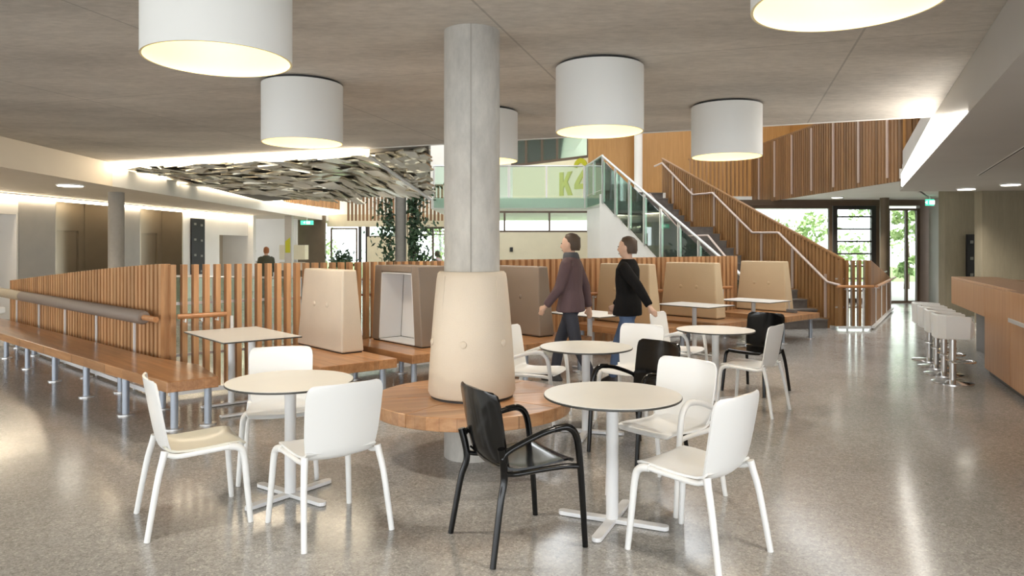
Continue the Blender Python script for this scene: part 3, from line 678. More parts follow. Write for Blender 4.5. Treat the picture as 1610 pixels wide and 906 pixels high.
glass_rail('green glass balustrade seen through the open slats before the lifts', (-7.2, 15.2), (-2.2, 13.6), 5)
glass_rail('green glass balustrade beyond the fence near the planted pier', (-2.0, 14.6), (-0.6, 17.8), 3)
# ------------------------------------------------------------------ staircase
u = (B-A).normalized(); pl = Vector((-0.958, -0.287)); Wd = 1.8; Ltot = (B-A).length
st = thing('staircase', 'straight staircase of dark stone steps with two landings', 'staircase', (A.x, A.y, 0))
RISE = 3.2/18; tread = 0.30; land = (Ltot-15*tread)/2.0
pos = 0.0; nos = []
z = 0.0; s = 0.0
for k in range(18):
    z += RISE
    dl = tread if (k+1) % 6 else (land if k < 17 else 0.3)
    nos.append((s, dl, z)); s += dl
for s, dl, z in nos:
    a = u*s; b = u*(s+dl+0.02)
    poly = [a, b, b+pl*Wd, a+pl*Wd]
    MB().prism(poly, z-RISE-0.02, z-0.03).build('riser_block', 'stone_tread', st)
    a2 = u*(s-0.02); poly = [a2, b, b+pl*(Wd+0.01), a2+pl*(Wd+0.01)]
    MB().prism(poly, z-0.03, z).build('tread', 'stone_tread', st)
# pale stringer under the steps
def profile(sv):
    zz = 0.0
    for s, dl, z in nos:
        if sv >= s-1e-6: zz = z
    return zz
for side, off, mt in ((0, Wd+0.03, 'white_paint'), (1, -0.03, 'stair_slat_wood')):
    mb = MB()
    for s, dl, z in nos:
        a = u*s+pl*off; b = u*(s+dl)+pl*off; n = pl*0.025
        lo = 0.0 if side == 0 else max(0.0, z-0.62)
        mb.prism([a-n, b-n, b+n, a+n], lo, z-0.06 if side == 0 else z+0.02)
    mb.build('stringer', mt, st)
mb = MB()
for s, dl, z in nos:
    a = u*s; b = u*(s+dl); lo = max(0.0, z-0.6)
    mb.prism([a+pl*0.05, b+pl*0.05, b+pl*(Wd-0.02), a+pl*(Wd-0.02)], lo, z-RISE-0.02) if z-RISE-0.02 > lo+0.02 else None
mb.build('underside', 'white_paint', st)
# slatted balustrade on the far side of the stair
t = thing('slat_balustrade', 'tall sloping slatted wood balustrade along the staircase', 'balustrade', (A.x, A.y, 0))
of = -pl*0.12
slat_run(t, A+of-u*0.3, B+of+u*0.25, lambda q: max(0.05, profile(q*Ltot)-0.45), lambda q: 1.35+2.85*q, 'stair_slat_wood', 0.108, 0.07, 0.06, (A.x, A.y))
MB().hull8(*[[(*(of-u*0.3+w*0.04).to_tuple(), 0)]*0 or [tuple((of-u*0.3-pl*0.03).to_tuple())+(1.35+dz,), tuple((of+u*(Ltot+0.25)-pl*0.03).to_tuple())+(4.20+dz,), tuple((of+u*(Ltot+0.25)+pl*0.04).to_tuple())+(4.20+dz,), tuple((of-u*0.3+pl*0.04).to_tuple())+(1.35+dz,)] for dz, w in ((0, pl), (0.04, pl))]).build('cap_rail', 'stair_slat_wood', t)
for q in (0.02, 0.17, 0.33, 0.47, 0.62, 0.78, 0.93):
    c = of+u*(q*Ltot)+pl*0.055; zb = profile(q*Ltot)
    piece('post', 'pink_steel', t, (c.x, c.y, zb), (0.045, 0.03, 0.9), math.atan2(u.y, u.x))
hp = []
hr = lambda sv, zz: (of+u*sv+pl*0.12).to_tuple()+(zz+0.87,)
s6 = nos[5][0]; s12 = nos[11][0]; s18 = nos[17][0]
hp = [hr(-0.35, 0.0), hr(0.0, 0.05), hr(s6+0.02, 6*RISE), hr(s6+land-0.15, 6*RISE+0.02), hr(s12+0.02, 12*RISE), hr(s12+land-0.15, 12*RISE+0.02), hr(s18+0.05, 18*RISE), hr(s18+0.5, 18*RISE-0.05)]
MB().tube(hp, 0.028, 10).build('handrail', 'pink_steel', t, True)
# glass balustrade on the near side of the stair
t = thing('glass_balustrade', 'sloping glass balustrade with steel posts on the stair side facing the room', 'balustrade', (A.x, A.y, 0))
NP = 8
pp = lambda q: u*(q*Ltot)+pl*(Wd+0.09)
zz_ = lambda q: 3.2*q
for k in range(NP+1):
    q = k/NP; c = pp(q); piece('post', 'silver_metal', t, (c.x, c.y, max(0, zz_(q)-0.35)), (0.05, 0.05, 1.32 if k else 1.0), math.atan2(u.y, u.x))
for k in range(NP):
    a = pp(k/NP)+u*0.04; b = pp((k+1)/NP)-u*0.04; n = pl*0.006; za = zz_(k/NP); zb = zz_((k+1)/NP)
    lo = [(*(a-n), max(0.02, za-0.3)), (*(b-n), max(0.02, zb-0.3)), (*(b+n), max(0.02, zb-0.3)), (*(a+n), max(0.02, za-0.3))]
    hi = [(*(a-n), za+0.86), (*(b-n), zb+0.86), (*(b+n), zb+0.86), (*(a+n), za+0.86)]
    MB().hull8(lo, hi).build('pane', 'glass_green', t)
MB().tube([(*pp(0), 1.0), (*pp(1), 4.19)], 0.032, 10).build('top_rail', 'silver_metal', t, True)
hi2 = lambda sv, zz: (u*sv+pl*(Wd-0.02)).to_tuple()+(zz+0.80,)
MB().tube([hi2(0, 0.05), hi2(s6, 6*RISE), hi2(s6+land-0.15, 6*RISE), hi2(s12, 12*RISE), hi2(s12+land-0.15, 12*RISE), hi2(s18, 18*RISE)], 0.022, 8).build('handrail', 'pink_steel', t, True)
# upper landing glass
Bp = B+pl*(Wd+0.09)
def upglass(label, p, q, n):
    t = glass_rail(label, p, q, n, h=1.02, z=3.2)
    v = Vector((q[0]-p[0], q[1]-p[1])); d = v.normalized(); nn = Vector((-d.y, d.x))
    MB().bar((0, 0), v, 0.012, -0.32, 0.05, 0.0).build('edge_pane', 'glass_green', t)
    return t
upglass('glass balustrade at the head of the stair', (Bp.x, Bp.y), (2.36, 22.95), 2)
upglass('long glass balustrade along the upper landing before the lime letters', (2.3, 22.9), (-2.5, 22.9), 4)
# white notice and door on landing
tag(MB().bar((2.75, 23.9), (3.2, 23.9), 0.06, 3.25, 4.15).build('info_stand', 'white_paint', None, bevel=0.01), 'white panel standing on the upper landing by the stair head', 'panel')
# ------------------------------------------------------------------ long bench on the left
t = thing('wooden_bench', 'long oiled wood bench on steel legs beside the fence', 'bench', (-5.2, 8.9, 0))
O = Vector((-5.2, 8.9))
poly = [(-2.93, 6.08), (-2.6, 6.35), (-3.05, 7.0), (-3.72, 7.47), (-8.46, 11.78), (-8.85, 11.36)]
# staves along the length
ld = Vector((-8.85+2.93, 11.36-6.08)).normalized(); lnrm = Vector((ld.y, -ld.x))
if lnrm.y < 0: lnrm = -lnrm
MB().prism([(p[0]-O.x, p[1]-O.y) for p in poly], 0.365, 0.46).build('seat', 'bench_oak', t, bevel=0.008)
legs = [(-6.47, 9.43), (-5.54, 8.54), (-4.62, 7.63), (-3.75, 6.8), (-7.4, 10.35), (-8.2, 11.15)]
lm = MB().lathe([(0.032, 0.012), (0.032, 0.37)], seg=14, cap0=False).mesh('leg', 'grey_metal', True)
fm_ = MB().lathe([(0.075, 0), (0.075, 0.012), (0.032, 0.014)], seg=16).mesh('flange', 'silver_metal', True)
def bleg(par, x, y):
    l = link('leg', lm, par, loc=(x, y, 0)); link('flange', fm_, l)
for x, y in legs:
    bleg(t, x+0.05-O.x, y+0.06-O.y)
    e = Vector((x, y))+lnrm*0.42; bleg(t, e.x-O.x, e.y-O.y)
for x, y in ((-2.98, 6.32), (-2.76, 6.5)): bleg(t, x-O.x, y-O.y)
# ------------------------------------------------------------------ round bench and column cushion
t = thing('round_bench', 'round oak bench built around the concrete column', 'bench', (*cc, 0))
NS = 8
for k in range(NS):
    a0 = 2*math.pi*k/NS+0.2; a1 = a0+2*math.pi/NS-0.004; m = 10
    pts = [(0.76*math.cos(lerp(a0, a1, i/m)), 0.76*math.sin(lerp(a0, a1, i/m))) for i in range(m+1)]+[(0.225*math.cos(lerp(a1, a0, i/m)), 0.225*math.sin(lerp(a1, a0, i/m))) for i in range(m+1)]
    MB().prism(pts, 0.365, 0.46).build('seat_segment', 'round_oak', t, bevel=0.006)
for k in range(6):
    a = k*math.pi/3+0.3
    MB().box((0.36*math.cos(a), 0.36*math.sin(a), 0.34), (0.26, 0.05, 0.05), a).build('bracket', 'grey_metal', t)
t = thing('column_cushion', 'cone shaped beige leather cushion wrapped round the concrete column', 'cushion', (*cc, 0.46))
prof = [(0.30, 0.012), (0.325, 0.02), (0.337, 0.045), (0.330, 0.2), (0.312, 0.45), (0.292, 0.7), (0.272, 0.90), (0.264, 0.945), (0.25, 0.96), (0.217, 0.96)]
MB().lathe([(0.218, 0.012)]+prof, seg=64, cap0=False, cap1=False).build('padding', 'beige_leather', t, True)
MB().lathe([(0.218, 0.0), (0.315, 0.0), (0.315, 0.014), (0.218, 0.014)], seg=48, cap0=False, cap1=False).build('base_ring', 'dark_frame', t, True)
for k in range(6):
    a = -1.72+k*math.pi/3; r = 0.314
    b = MB().lathe([(0.0275, 0), (0.025, 0.008), (0.012, 0.013), (0.001, 0.0135)], seg=16, cap0=False).build('button', 'beige_leather', t, True)
    b.location = (r*math.cos(a), r*math.sin(a), 0.43); b.rotation_euler = (0, math.pi/2-0.08, a)
for k in range(4):
    a = -2.35+k*math.pi/2
    MB().tube([((0.339-0.07*z)*math.cos(a), (0.339-0.07*z)*math.sin(a), z) for z in (0.05, 0.3, 0.6, 0.93)], 0.003, 5).build('seam', 'beige_leather', t)
# ------------------------------------------------------------------ leather booths on finger benches
E = Vector((0.66, -0.75)); E.normalize(); N = Vector((-E.y, E.x))     # E: out from the fence, N: along the booths
def booth(label_b, label_d, Fx, Fy, mat, n_lo, n_hi, e_lo, e_hi, hood=False, h=0.90, wlen=1.1):
    """divider whose face foot-corner near the room is (Fx,Fy); bench reaches n_lo..n_hi and e_lo..e_hi around it"""
    b = thing('finger_bench', label_b, 'bench', (Fx, Fy, 0), group='booth benches')
    q = lambda e, n: (E*e+N*n)
    def reach(n, gap):      # how far back along E one may go before touching the fence
        best = None
        for (fa, fb) in ((F1, F2), (F2, F3)):
            fa = Vector(fa); fd = (Vector(fb)-fa); L = fd.length; fd /= L; fn = Vector((fd.y, -fd.x))
            p = Vector((Fx, Fy))+N*n; dist = fn.dot(p-fa)-gap; c = fn.dot(-E)
            e = dist/c if abs(c) > 1e-3 else 0
            hit = p+E*e if c < 0 else p-E*abs(e)
            sx = fd.dot(hit-fa)
            if -0.05 <= sx <= L+0.05: best = -abs(e) if best is None else max(best, -abs(e))
        return best if best is not None else -wlen
    r0 = max(e_lo, reach(n_lo, 0.11)); r1 = max(e_lo, reach(n_hi, 0.11))
    MB().prism([q(r0, n_lo), q(e_hi, n_lo), q(e_hi, n_hi), q(r1, n_hi)], 0.365, 0.46).build('seat', 'finger_oak', b, bevel=0.006)
    for e in (max(r0, r1)+0.15, e_hi-0.12):
        for n in (n_lo+0.1, n_hi-0.1):
            p = q(e, n); bleg(b, p.x, p.y)
    d = thing('booth_divider', label_d, 'booth divider', (Fx, Fy, 0.46), group='leather booth dividers')
    T0, T1 = 0.27, 0.17; L0 = min(wlen, -max(reach(0, 0.10), reach(T0 if not hood else 0.42, 0.10))); ins = 0.075
    def pt(e, n, z): v = q(e, n); return (v.x, v.y, z)
    if not hood:
        lo = [pt(-L0, 0, 0.012), pt(0, 0, 0.012), pt(0, T0, 0.012), pt(-L0, T0, 0.012)]
        hi = [pt(-L0+ins, 0.05, h), pt(-ins, 0.05, h), pt(-ins, 0.05+T1, h), pt(-L0+ins, 0.05+T1, h)]
        MB().hull8(lo, hi).build('padding', mat, d, bevel=0.018)
        for e in (-L0*0.36, -L0*0.64):
            o = MB().lathe([(0.03, 0), (0.027, 0.006), (0.012, 0.012), (0.001, 0.0125)], seg=14, cap0=False).build('button', mat, d, True)
            zb = h*0.56; v = q(e, 0.05*zb/h-0.002); o.location = (v.x, v.y, zb)
            o.rotation_euler = (0, math.pi/2, math.atan2(-N.y, -N.x))
    else:
        c = 0.15; dep = 0.34; T0 = 0.42
        def slab(name, e0, e1, n0, n1, z0, z1, m):
            f = lambda z: ins*z/h
            lo = [pt(e0+(f(z0) if e0 < -L0/2 else -f(z0)), n0, z0), pt(e1+(f(z0) if e1 < -L0/2 else -f(z0)), n0, z0), pt(e1+(f(z0) if e1 < -L0/2 else -f(z0)), n1, z0), pt(e0+(f(z0) if e0 < -L0/2 else -f(z0)), n1, z0)]
            hi = [pt(e0+(f(z1) if e0 < -L0/2 else -f(z1)), n0, z1), pt(e1+(f(z1) if e1 < -L0/2 else -f(z1)), n0, z1), pt(e1+(f(z1) if e1 < -L0/2 else -f(z1)), n1, z1), pt(e0+(f(z1) if e0 < -L0/2 else -f(z1)), n1, z1)]
            MB().hull8(lo, hi).build(name, m, d, bevel=0.012)
        slab('side_padding', -L0, -L0+c, 0, T0, 0.012, h, mat); slab('side_padding', -c, 0, 0, T0, 0.012, h, mat)
        slab('top_padding', -L0+c, -c, 0, T0, h-0.08, h, mat)
        slab('back_padding', -L0+c, -c, T0-0.08, T0, 0.012, h-0.08, mat)
        slab('white_liner', -L0+c+0.012, -c-0.012, T0-0.1, T0-0.082, 0.03, h-0.1, 'white_metal')
        slab('liner_cheek', -c-0.016, -c-0.002, 0.005, T0-0.1, 0.03, h-0.09, 'white_metal')
        slab('liner_cheek', -L0+c+0.002, -L0+c+0.016, 0.005, T0-0.1, 0.03, h-0.09, 'white_metal')
        slab('liner_top', -L0+c+0.02, -c-0.02, 0.005, T0-0.1, h-0.1, h-0.083, 'white_metal')
        slab('liner_floor', -L0+c+0.02, -c-0.02, 0.005, T0-0.1, 0.013, 0.03, 'white_metal')
    lo = [pt(-L0+0.02, 0.015, 0), pt(-0.02, 0.015, 0), pt(-0.02, T0-0.015, 0), pt(-L0+0.02, T0-0.015, 0)]
    MB().hull8(lo, [(x, y, 0.013) for x, y, z in lo]).build('plinth', 'dark_frame', d)
booth('booth bench carrying the pale divider beside the rectangular table', 'pale beige leather divider beside the rectangular table', -1.82, 7.66, 'beige_leather', -0.55, 0.3, -1.05, 0.62)
booth('booth bench carrying the taupe hood with white lining', 'taupe leather hood with open white lined alcove', -1.02, 8.1, 'taupe_leather', -0.36, 0.5, -1.2, 0.35, hood=True, h=0.93)
booth('booth bench carrying the taupe divider right of the column', 'taupe leather divider just right of the concrete column', 0.35, 9.1, 'taupe_leather', -0.55, 0.6, -1.0, 0.35)
booth('booth bench carrying the tan divider behind the two walkers', 'tan leather divider behind the walker in black', 2.03, 10.48, 'tan_leather', -0.6, 0.55, -1.05, 0.35)
booth('booth bench carrying the second tan divider from the stair', 'tan leather divider in the middle, second from the stair', 3.25, 11.36, 'tan_leather', -0.6, 0.55, -1.0, 0.4)
booth('booth bench carrying the divider nearest the stair', 'tan leather divider nearest the staircase, rightmost', 4.86, 12.68, 'tan_leather', -0.8, 0.38, -0.95, 0.42)
# ------------------------------------------------------------------ tables
def foot_mesh(L=0.33):
    pts = [(0.02, -0.028)]+[(L-0.028+0.028*math.sin(a), -0.028*math.cos(a)) for a in [math.pi*i/8 for i in range(9)]]+[(0.02, 0.028)]
    return MB().prism(pts, 0.004, 0.026).mesh('foot', 'white_metal')
FOOT = foot_mesh()
def round_table(label, x, y, rz=0.0, r=0.4):
    t = thing('round_table', label, 'table', (x, y, 0), rz, group='round cafe tables')
    MB().lathe([(r-0.004, 0.732), (r, 0.736), (r, 0.742), (r-0.002, 0.744)], seg=64, cap0=True, cap1=True).build('edge_band', 'laminate_edge', t, True)
    MB().lathe([(r-0.003, 0.7445), (r-0.003, 0.747)], seg=64).build('tabletop', 'laminate', t, True)
    MB().lathe([(0.036, 0.02), (0.036, 0.722)], seg=24).build('column', 'white_metal', t, True)
    MB().lathe([(0.11, 0.722), (0.11, 0.732)], seg=24).build('mounting_plate', 'white_metal', t, True)
    for k in range(4):
        o = link('foot', FOOT, t); o.rotation_euler = (0, 0, k*math.pi/2)
    return t
def rect_table(label, x, y, rz, L=1.15, Wt=0.75, two=True, name='rectangular_table'):
    t = thing(name, label, 'table', (x, y, 0), rz, group='rectangular booth tables')
    MB().box((0, 0, 0.738), (L, Wt, 0.012)).build('edge_band', 'laminate_edge', t, bevel=0.003)
    MB().box((0, 0, 0.7455), (L-0.008, Wt-0.008, 0.003)).build('tabletop', 'laminate', t)
    for dx in ((-0.27, 0.27) if two else (0.0,)):
        MB().lathe([(0.034, 0.02), (0.034, 0.732)], (dx, 0, 0), 20).build('column', 'white_metal', t, True)
        MB().box((dx, 0, 0.015), (0.06, 0.6, 0.022)).build('foot_bar', 'white_metal', t, bevel=0.008)
    if not two: MB().box((0, 0, 0.013), (0.6, 0.06, 0.018)).build('foot_bar', 'white_metal', t, bevel=0.008)
    return t
TA = round_table('round white cafe table among three white chairs at left', -1.43, 4.62, math.radians(55))
TB = round_table('round white cafe table in front, beside the glossy black armchair', 0.585, 4.18, math.radians(-24))
TC = round_table('round white cafe table right behind the round bench', 0.64, 6.2, math.radians(-15))
TD = round_table('round white cafe table farthest back, near the bar stools', 2.13, 7.5, math.radians(20))
rect_table('rectangular white table on two posts by the long bench', -2.69, 7.12, math.atan2(-0.92, 0.8))
ea = math.atan2(E.y, E.x)
rect_table('white booth table behind the walkers', 1.02, 9.39, ea, 0.95, 0.7, False)
rect_table('white booth table between the middle tan dividers', 2.75, 10.8, ea, 0.95, 0.7, False)
rect_table('white booth table next to the divider nearest the stair', 3.95, 11.72, ea, 0.95, 0.7, False)
rect_table('white booth table peeking out left of the column', -0.62, 8.75, ea, 0.7, 0.6, False)
t = thing('socket_box', 'small dark box on the bench end nearest the stair', 'box', (4.93, 12.62, 0.46), ea)
MB().box((0, 0, 0.03), (0.16, 0.1, 0.06)).build('body', 'dark_recess', t, bevel=0.006)
MB().box((-0.05, 0, 0.12), (0.02, 0.02, 0.13)).build('stub', 'silver_metal', t)
# ------------------------------------------------------------------ chairs (local: facing +Y)
def chair(mat, seatmat, arms):
    root = bpy.data.objects.new('armchair' if arms else 'side_chair', None); COL.objects.link(root)
    # seat
    rows = [(0.235, 0.438, 0.185), (0.228, 0.450, 0.200), (0.205, 0.458, 0.208), (0.15, 0.458, 0.212), (0.08, 0.453, 0.214), (0.0, 0.448, 0.214), (-0.08, 0.446, 0.212), (-0.135, 0.449, 0.210), (-0.175, 0.460, 0.208), (-0.198, 0.482, 0.207)]
    cols = [-1, -0.92, -0.7, -0.35, 0, 0.35, 0.7, 0.92, 1]
    grid = [[(c*w, y, z+0.008*(c*c)**1.5-0.006) for c in cols] for y, z, w in rows]
    MB().shell(grid[::-1], 0.012).build('seat', seatmat, root, True)
    # back: starts under the seat rear and sweeps up
    bz = [0.425, 0.437, 0.460, 0.50, 0.56, 0.64, 0.72, 0.79, 0.825, 0.845, 0.855, 0.86]
    by = [-0.150, -0.180, -0.203, -0.218, -0.231, -0.246, -0.260, -0.272, -0.278, -0.281, -0.283, -0.284]
    bw = [0.150, 0.180, 0.200, 0.212, 0.220, 0.225, 0.228, 0.229, 0.224, 0.214, 0.200, 0.182]
    grid = [[(c*w, y+0.034*c*c, z) for c in cols] for z, y, w in zip(bz, by, bw)]
    MB().shell([r for r in grid], -0.012).build('backrest', mat, root, True)
    for s in (-1, 1):
        if not arms:
            p = smooth_path([(s*0.255, 0.255, 0), (s*0.243, 0.238, 0.2), (s*0.232, 0.222, 0.385), (s*0.226, 0.195, 0.436), (s*0.220, 0.14, 0.448)], 5)
            MB().tube(p, [lerp(0.016, 0.021, min(1, i/14)) for i in range(len(p))], 10).build('leg', mat, root, True)
            p = smooth_path([(s*0.221, 0.16, 0.447), (s*0.217, 0.0, 0.437), (s*0.214, -0.13, 0.432), (s*0.213, -0.19, 0.45)], 5)
            MB().tube(p, 0.0145, 10).build('side_rail', mat, root, True)
        else:
            p = smooth_path([(s*0.262, 0.265, 0), (s*0.262, 0.25, 0.22), (s*0.264, 0.23, 0.45), (s*0.266, 0.205, 0.60), (s*0.266, 0.15, 0.655), (s*0.262, 0.07, 0.655)], 5)
            MB().tube(p, [lerp(0.0155, 0.0195, min(1, i/14)) for i in range(len(p))], 10).build('leg', mat, root, True)
            p = smooth_path([(s*0.263, 0.09, 0.656), (s*0.258, 0.0, 0.64), (s*0.25, -0.12, 0.60), (s*0.243, -0.2, 0.565), (s*0.238, -0.225, 0.53)], 5)
            MB().tube(p, 0.0165, 10).build('armrest', mat, root, True)
            p = smooth_path([(s*0.262, 0.225, 0.438), (s*0.235, 0.15, 0.440), (s*0.217, 0.0, 0.437), (s*0.216, -0.13, 0.436), (s*0.228, -0.205, 0.45)], 5)
            MB().tube(p, 0.0145, 10).build('side_rail', mat, root, True)
        top = 0.47 if not arms else 0.585
        p = smooth_path([(s*0.216, -0.196, top) if not arms else (s*0.24, -0.232, top), (s*0.222, -0.206, 0.43), (s*0.238, -0.238, 0.3), (s*0.258, -0.29, 0.0)], 5)
        MB().tube(p, [lerp(0.021, 0.016, i/(len(p)-1)) for i in range(len(p))], 10).build('leg', mat, root, True)
    return root
def place(ch, x, y, fx, fy, label, group):
    ch.location = (x, y, 0); ch.rotation_euler = (0, 0, math.atan2(fy, fx)-math.pi/2); tag(ch, label, 'chair', group); return ch
ws = chair('white_plastic', 'seat_pad_cream', False)
ws2 = chair('white_plastic', 'white_plastic', False)
wa = chair('white_plastic', 'white_plastic', True)
ba = chair('black_plastic', 'black_plastic', True)
bs = chair('black_plastic', 'black_plastic', False)
G1_ = 'white plastic chairs'; G2_ = 'black plastic chairs'
place(ws, -1.88, 4.26, 0.435, 0.285, 'white plastic chair with cream seat, leftmost, seen from its side', G1_)
place(ws2, -1.065, 4.135, -0.37, 0.47, 'white plastic chair with its back to us at the left round table', G1_)
place(dup(ws2), -1.66, 5.12, 0.25, -0.9, 'white plastic chair facing us behind the left round table', G1_)
place(ba, 0.034, 3.935, 0.49, 0.27, 'glossy black armchair in front of the round oak bench', G2_)
place(dup(ws2), 0.975, 3.80, -0.365, 0.38, 'white plastic chair in front, turned away at the round table', G1_)
place(wa, 0.99, 4.62, -0.41, -0.375, 'white armchair facing us at the front right round table', 'white plastic armchairs')
place(dup(ba), 0.97, 5.56, -0.80, -0.56, 'black armchair half hidden behind the front right table', G2_)
place(dup(wa), 0.22, 6.72, 0.93, -0.36, 'white armchair right behind the column cushion', 'white plastic armchairs')
place(dup(ws2), 1.13, 6.75, -0.55, -0.83, 'white plastic chair facing us in front of the walker in black', G1_)
place(dup(wa), 1.88, 8.12, 0.80, -0.55, 'white armchair at the farthest round table, turned sideways', 'white plastic armchairs')
place(bs, 2.72, 8.02, -0.75, -0.66, 'black plastic chair at the farthest round table', G2_)
place(dup(ws2), 2.36, 7.06, -0.78, 0.62, 'white plastic chair nearest the open floor at the farthest table', G1_)
# ------------------------------------------------------------------ ceiling lamps
def lamp(x, y, label):
    t = thing('drum_lamp', label, 'lamp', (x, y, CEIL), group='white drum ceiling lamps')
    r = 0.4
    MB().lathe([(0.375, -0.04), (0.375, 0.0)], seg=48).build('ceiling_ring', 'black_matte', t, True)
    MB().lathe([(r, -0.61), (r, -0.025), (r-0.012, -0.025), (r-0.012, -0.025)], seg=72, cap0=False, cap1=False).build('shade', 'lamp_white', t, True)
    MB().lathe([(r-0.012, -0.025), (r-0.012, -0.61), (r-0.0, -0.61)], seg=72, cap0=False, cap1=False).build('lining', 'lamp_lining', t, True)
    MB().lathe([(r-0.012, -0.045), (r-0.012, -0.041)], seg=48).build('top_plate', 'lamp_white', t, True)
    MB().lathe([(0.001, -0.285), (0.05, -0.27), (0.07, -0.22), (0.055, -0.16), (0.03, -0.12), (0.03, -0.045)], seg=20).build('bulb', 'bulb_glow', t, True)
    L2 = bpy.data.lights.new('lamp_beam', 'SPOT'); L2.energy = 45; L2.color = (1.0, 0.95, 0.88); L2.spot_size = math.radians(102); L2.spot_blend = 0.5; L2.shadow_soft_size = 0.12
    lb_ = bpy.data.objects.new('lamp_beam', L2); COL.objects.link(lb_); lb_.parent = t; lb_.location = (0, 0, -0.32)
    L = bpy.data.lights.new('lamp_glow', 'POINT'); L.energy = 5; L.color = (1.0, 0.78, 0.45); L.shadow_soft_size = 0.08
    lo = bpy.data.objects.new('lamp_glow', L); COL.objects.link(lo); lo.parent = t; lo.location = (0, 0, -0.36)
lamp(-1.66, 4.05, 'large white drum lamp at upper left, cut by the top of the photo')
lamp(-2.12, 7.25, 'white drum lamp just behind the upper left one')
lamp(0.80, 6.55, 'white drum lamp in the middle, right of the concrete column')
lamp(2.50, 8.35, 'white drum lamp farthest right, in front of the stair')
lamp(-0.33, 8.75, 'white drum lamp half hidden behind the concrete column')
lamp(1.46, 3.12, 'nearest drum lamp at the top right, showing its yellow inside')
# ------------------------------------------------------------------ bar and stools
BD = Vector((0.43, 1.0)).normalized(); BN = Vector((BD.y, -BD.x))   # BN points to the barman's side
def bl(Y, off=0.0): return Vector((6.03+0.43*(Y-9.14), Y))+BN*off
t = thing('bar_counter', 'long oak veneered bar counter with dark knee recess', 'bar counter', (6.03, 9.14, 0))
o = Vector((6.03, 9.14))
def bp(Ya, Yb, off0, off1, z0, z1, name, mat, bev=0.0):
    MB().prism([bl(Ya, off0)-o, bl(Yb, off0)-o, bl(Yb, off1)-o, bl(Ya, off1)-o], z0, z1).build(name, mat, t, bevel=bev)
bp(9.14, 11.45, 0, 0.04, 0.72, 1.11, 'front_panel', 'bar_veneer', 0.004)
bp(11.42, 11.45, 0.04, 1.0, 0.72, 1.11, 'end_panel', 'bar_veneer')
bp(9.14, 11.45, 0.34, 0.5, 0.0, 1.11, 'recess_panel', 'dark_recess')
bp(9.10, 9.14, 0.04, 0.5, 0.06, 1.11, 'return_panel', 'dark_recess')
for Ya, Yb in ((7.9, 9.14), (6.66, 7.895), (5.42, 6.655), (4.1, 5.415), (2.8, 4.095)):
    bp(Ya, Yb-0.005, 0, 0.05, 0.07, 1.11, 'front_panel', 'bar_veneer', 0.004)
bp(2.8, 9.12, 0.05, 0.12, 0.0, 0.07, 'plinth', 'dark_frame')
bp(2.8, 11.45, 0.0, 0.62, 1.112, 1.145, 'counter_top', 'bar_veneer', 0.004)
bp(2.8, 7.62, -0.10, 0.0, 0.86, 1.145, 'proud_fascia', 'bar_veneer', 0.004)
bp(2.8, 7.60, -0.09, 0.0, 0.81, 0.858, 'tray_rail', 'silver_metal', 0.006)
# stools
def stool(label, x, y):
    t = thing('bar_stool', label, 'stool', (x, y, 0), math.atan2(BN.y, BN.x)-math.pi/2, group='white bar stools')
    # seat pad, back and arms of the bucket (local +Y faces the bar)
    MB().box((0, 0.015, 0.65), (0.365, 0.36, 0.20)).build('seat', 'white_plastic', t, bevel=0.03)
    arc = [math.radians(a) for a in range(180, 361, 15)]
    outer = [(0.225, 0.19)]+[]
    pts_o = [(-0.225, 0.16), (-0.225, -0.10), (-0.19, -0.185), (-0.10, -0.215), (0.10, -0.215), (0.19, -0.185), (0.225, -0.10), (0.225, 0.16)]
    pts_i = [(-0.185, 0.16), (-0.185, -0.09), (-0.16, -0.15), (-0.09, -0.175), (0.09, -0.175), (0.16, -0.15), (0.185, -0.09), (0.185, 0.16)]
    vs = []; fs = []; n = len(pts_o); hz = [0.80, 0.815, 0.82, 0.82, 0.82, 0.82, 0.815, 0.80]
    for (ox, oy), (ix, iy), h in zip(pts_o, pts_i, hz):
        vs += [(ox*0.96, oy*0.96, 0.535), (ix*0.9, iy*0.9, 0.535), (ix, iy, h), (ox, oy, h)]
    for i in range(n-1):
        a = i*4; b = a+4
        fs += [(a, b, b+3, a+3), (a+3, b+3, b+2, a+2), (a+2, b+2, b+1, a+1), (a+1, b+1, b, a)]
    fs += [(0, 3, 2, 1), ((n-1)*4, (n-1)*4+1, (n-1)*4+2, (n-1)*4+3)]
    MB().add(vs, fs).build('backrest', 'white_plastic', t, bevel=0.012)
    MB().lathe([(0.036, 0.02), (0.036, 0.548)], seg=20).build('column', 'silver_metal', t, True)
    MB().lathe([(0.10, 0.535), (0.10, 0.55)], seg=20).build('mounting_plate', 'chrome', t, True)
    MB().lathe([(0.225, 0.0), (0.225, 0.008), (0.19, 0.018), (0.05, 0.03), (0.036, 0.035)], seg=40).build('base', 'chrome', t, True)
    ring = [(0.17*math.cos(a), 0.08+0.15*math.sin(a), 0.26) for a in [math.radians(d) for d in range(-60, 241, 15)]]
    MB().tube([(0.0, -0.03, 0.26)]+ring+[(0.0, -0.03, 0.26)], 0.011, 8).build('footrest', 'chrome', t, True)
for k, lab in enumerate(('white bucket bar stool nearest to us in the row', 'second white bar stool from the front of the row', 'third white bar stool from the front of the row', 'farthest white bar stool in the row')):
    stool(lab, 5.23+0.24*k, 8.5+0.57*k)
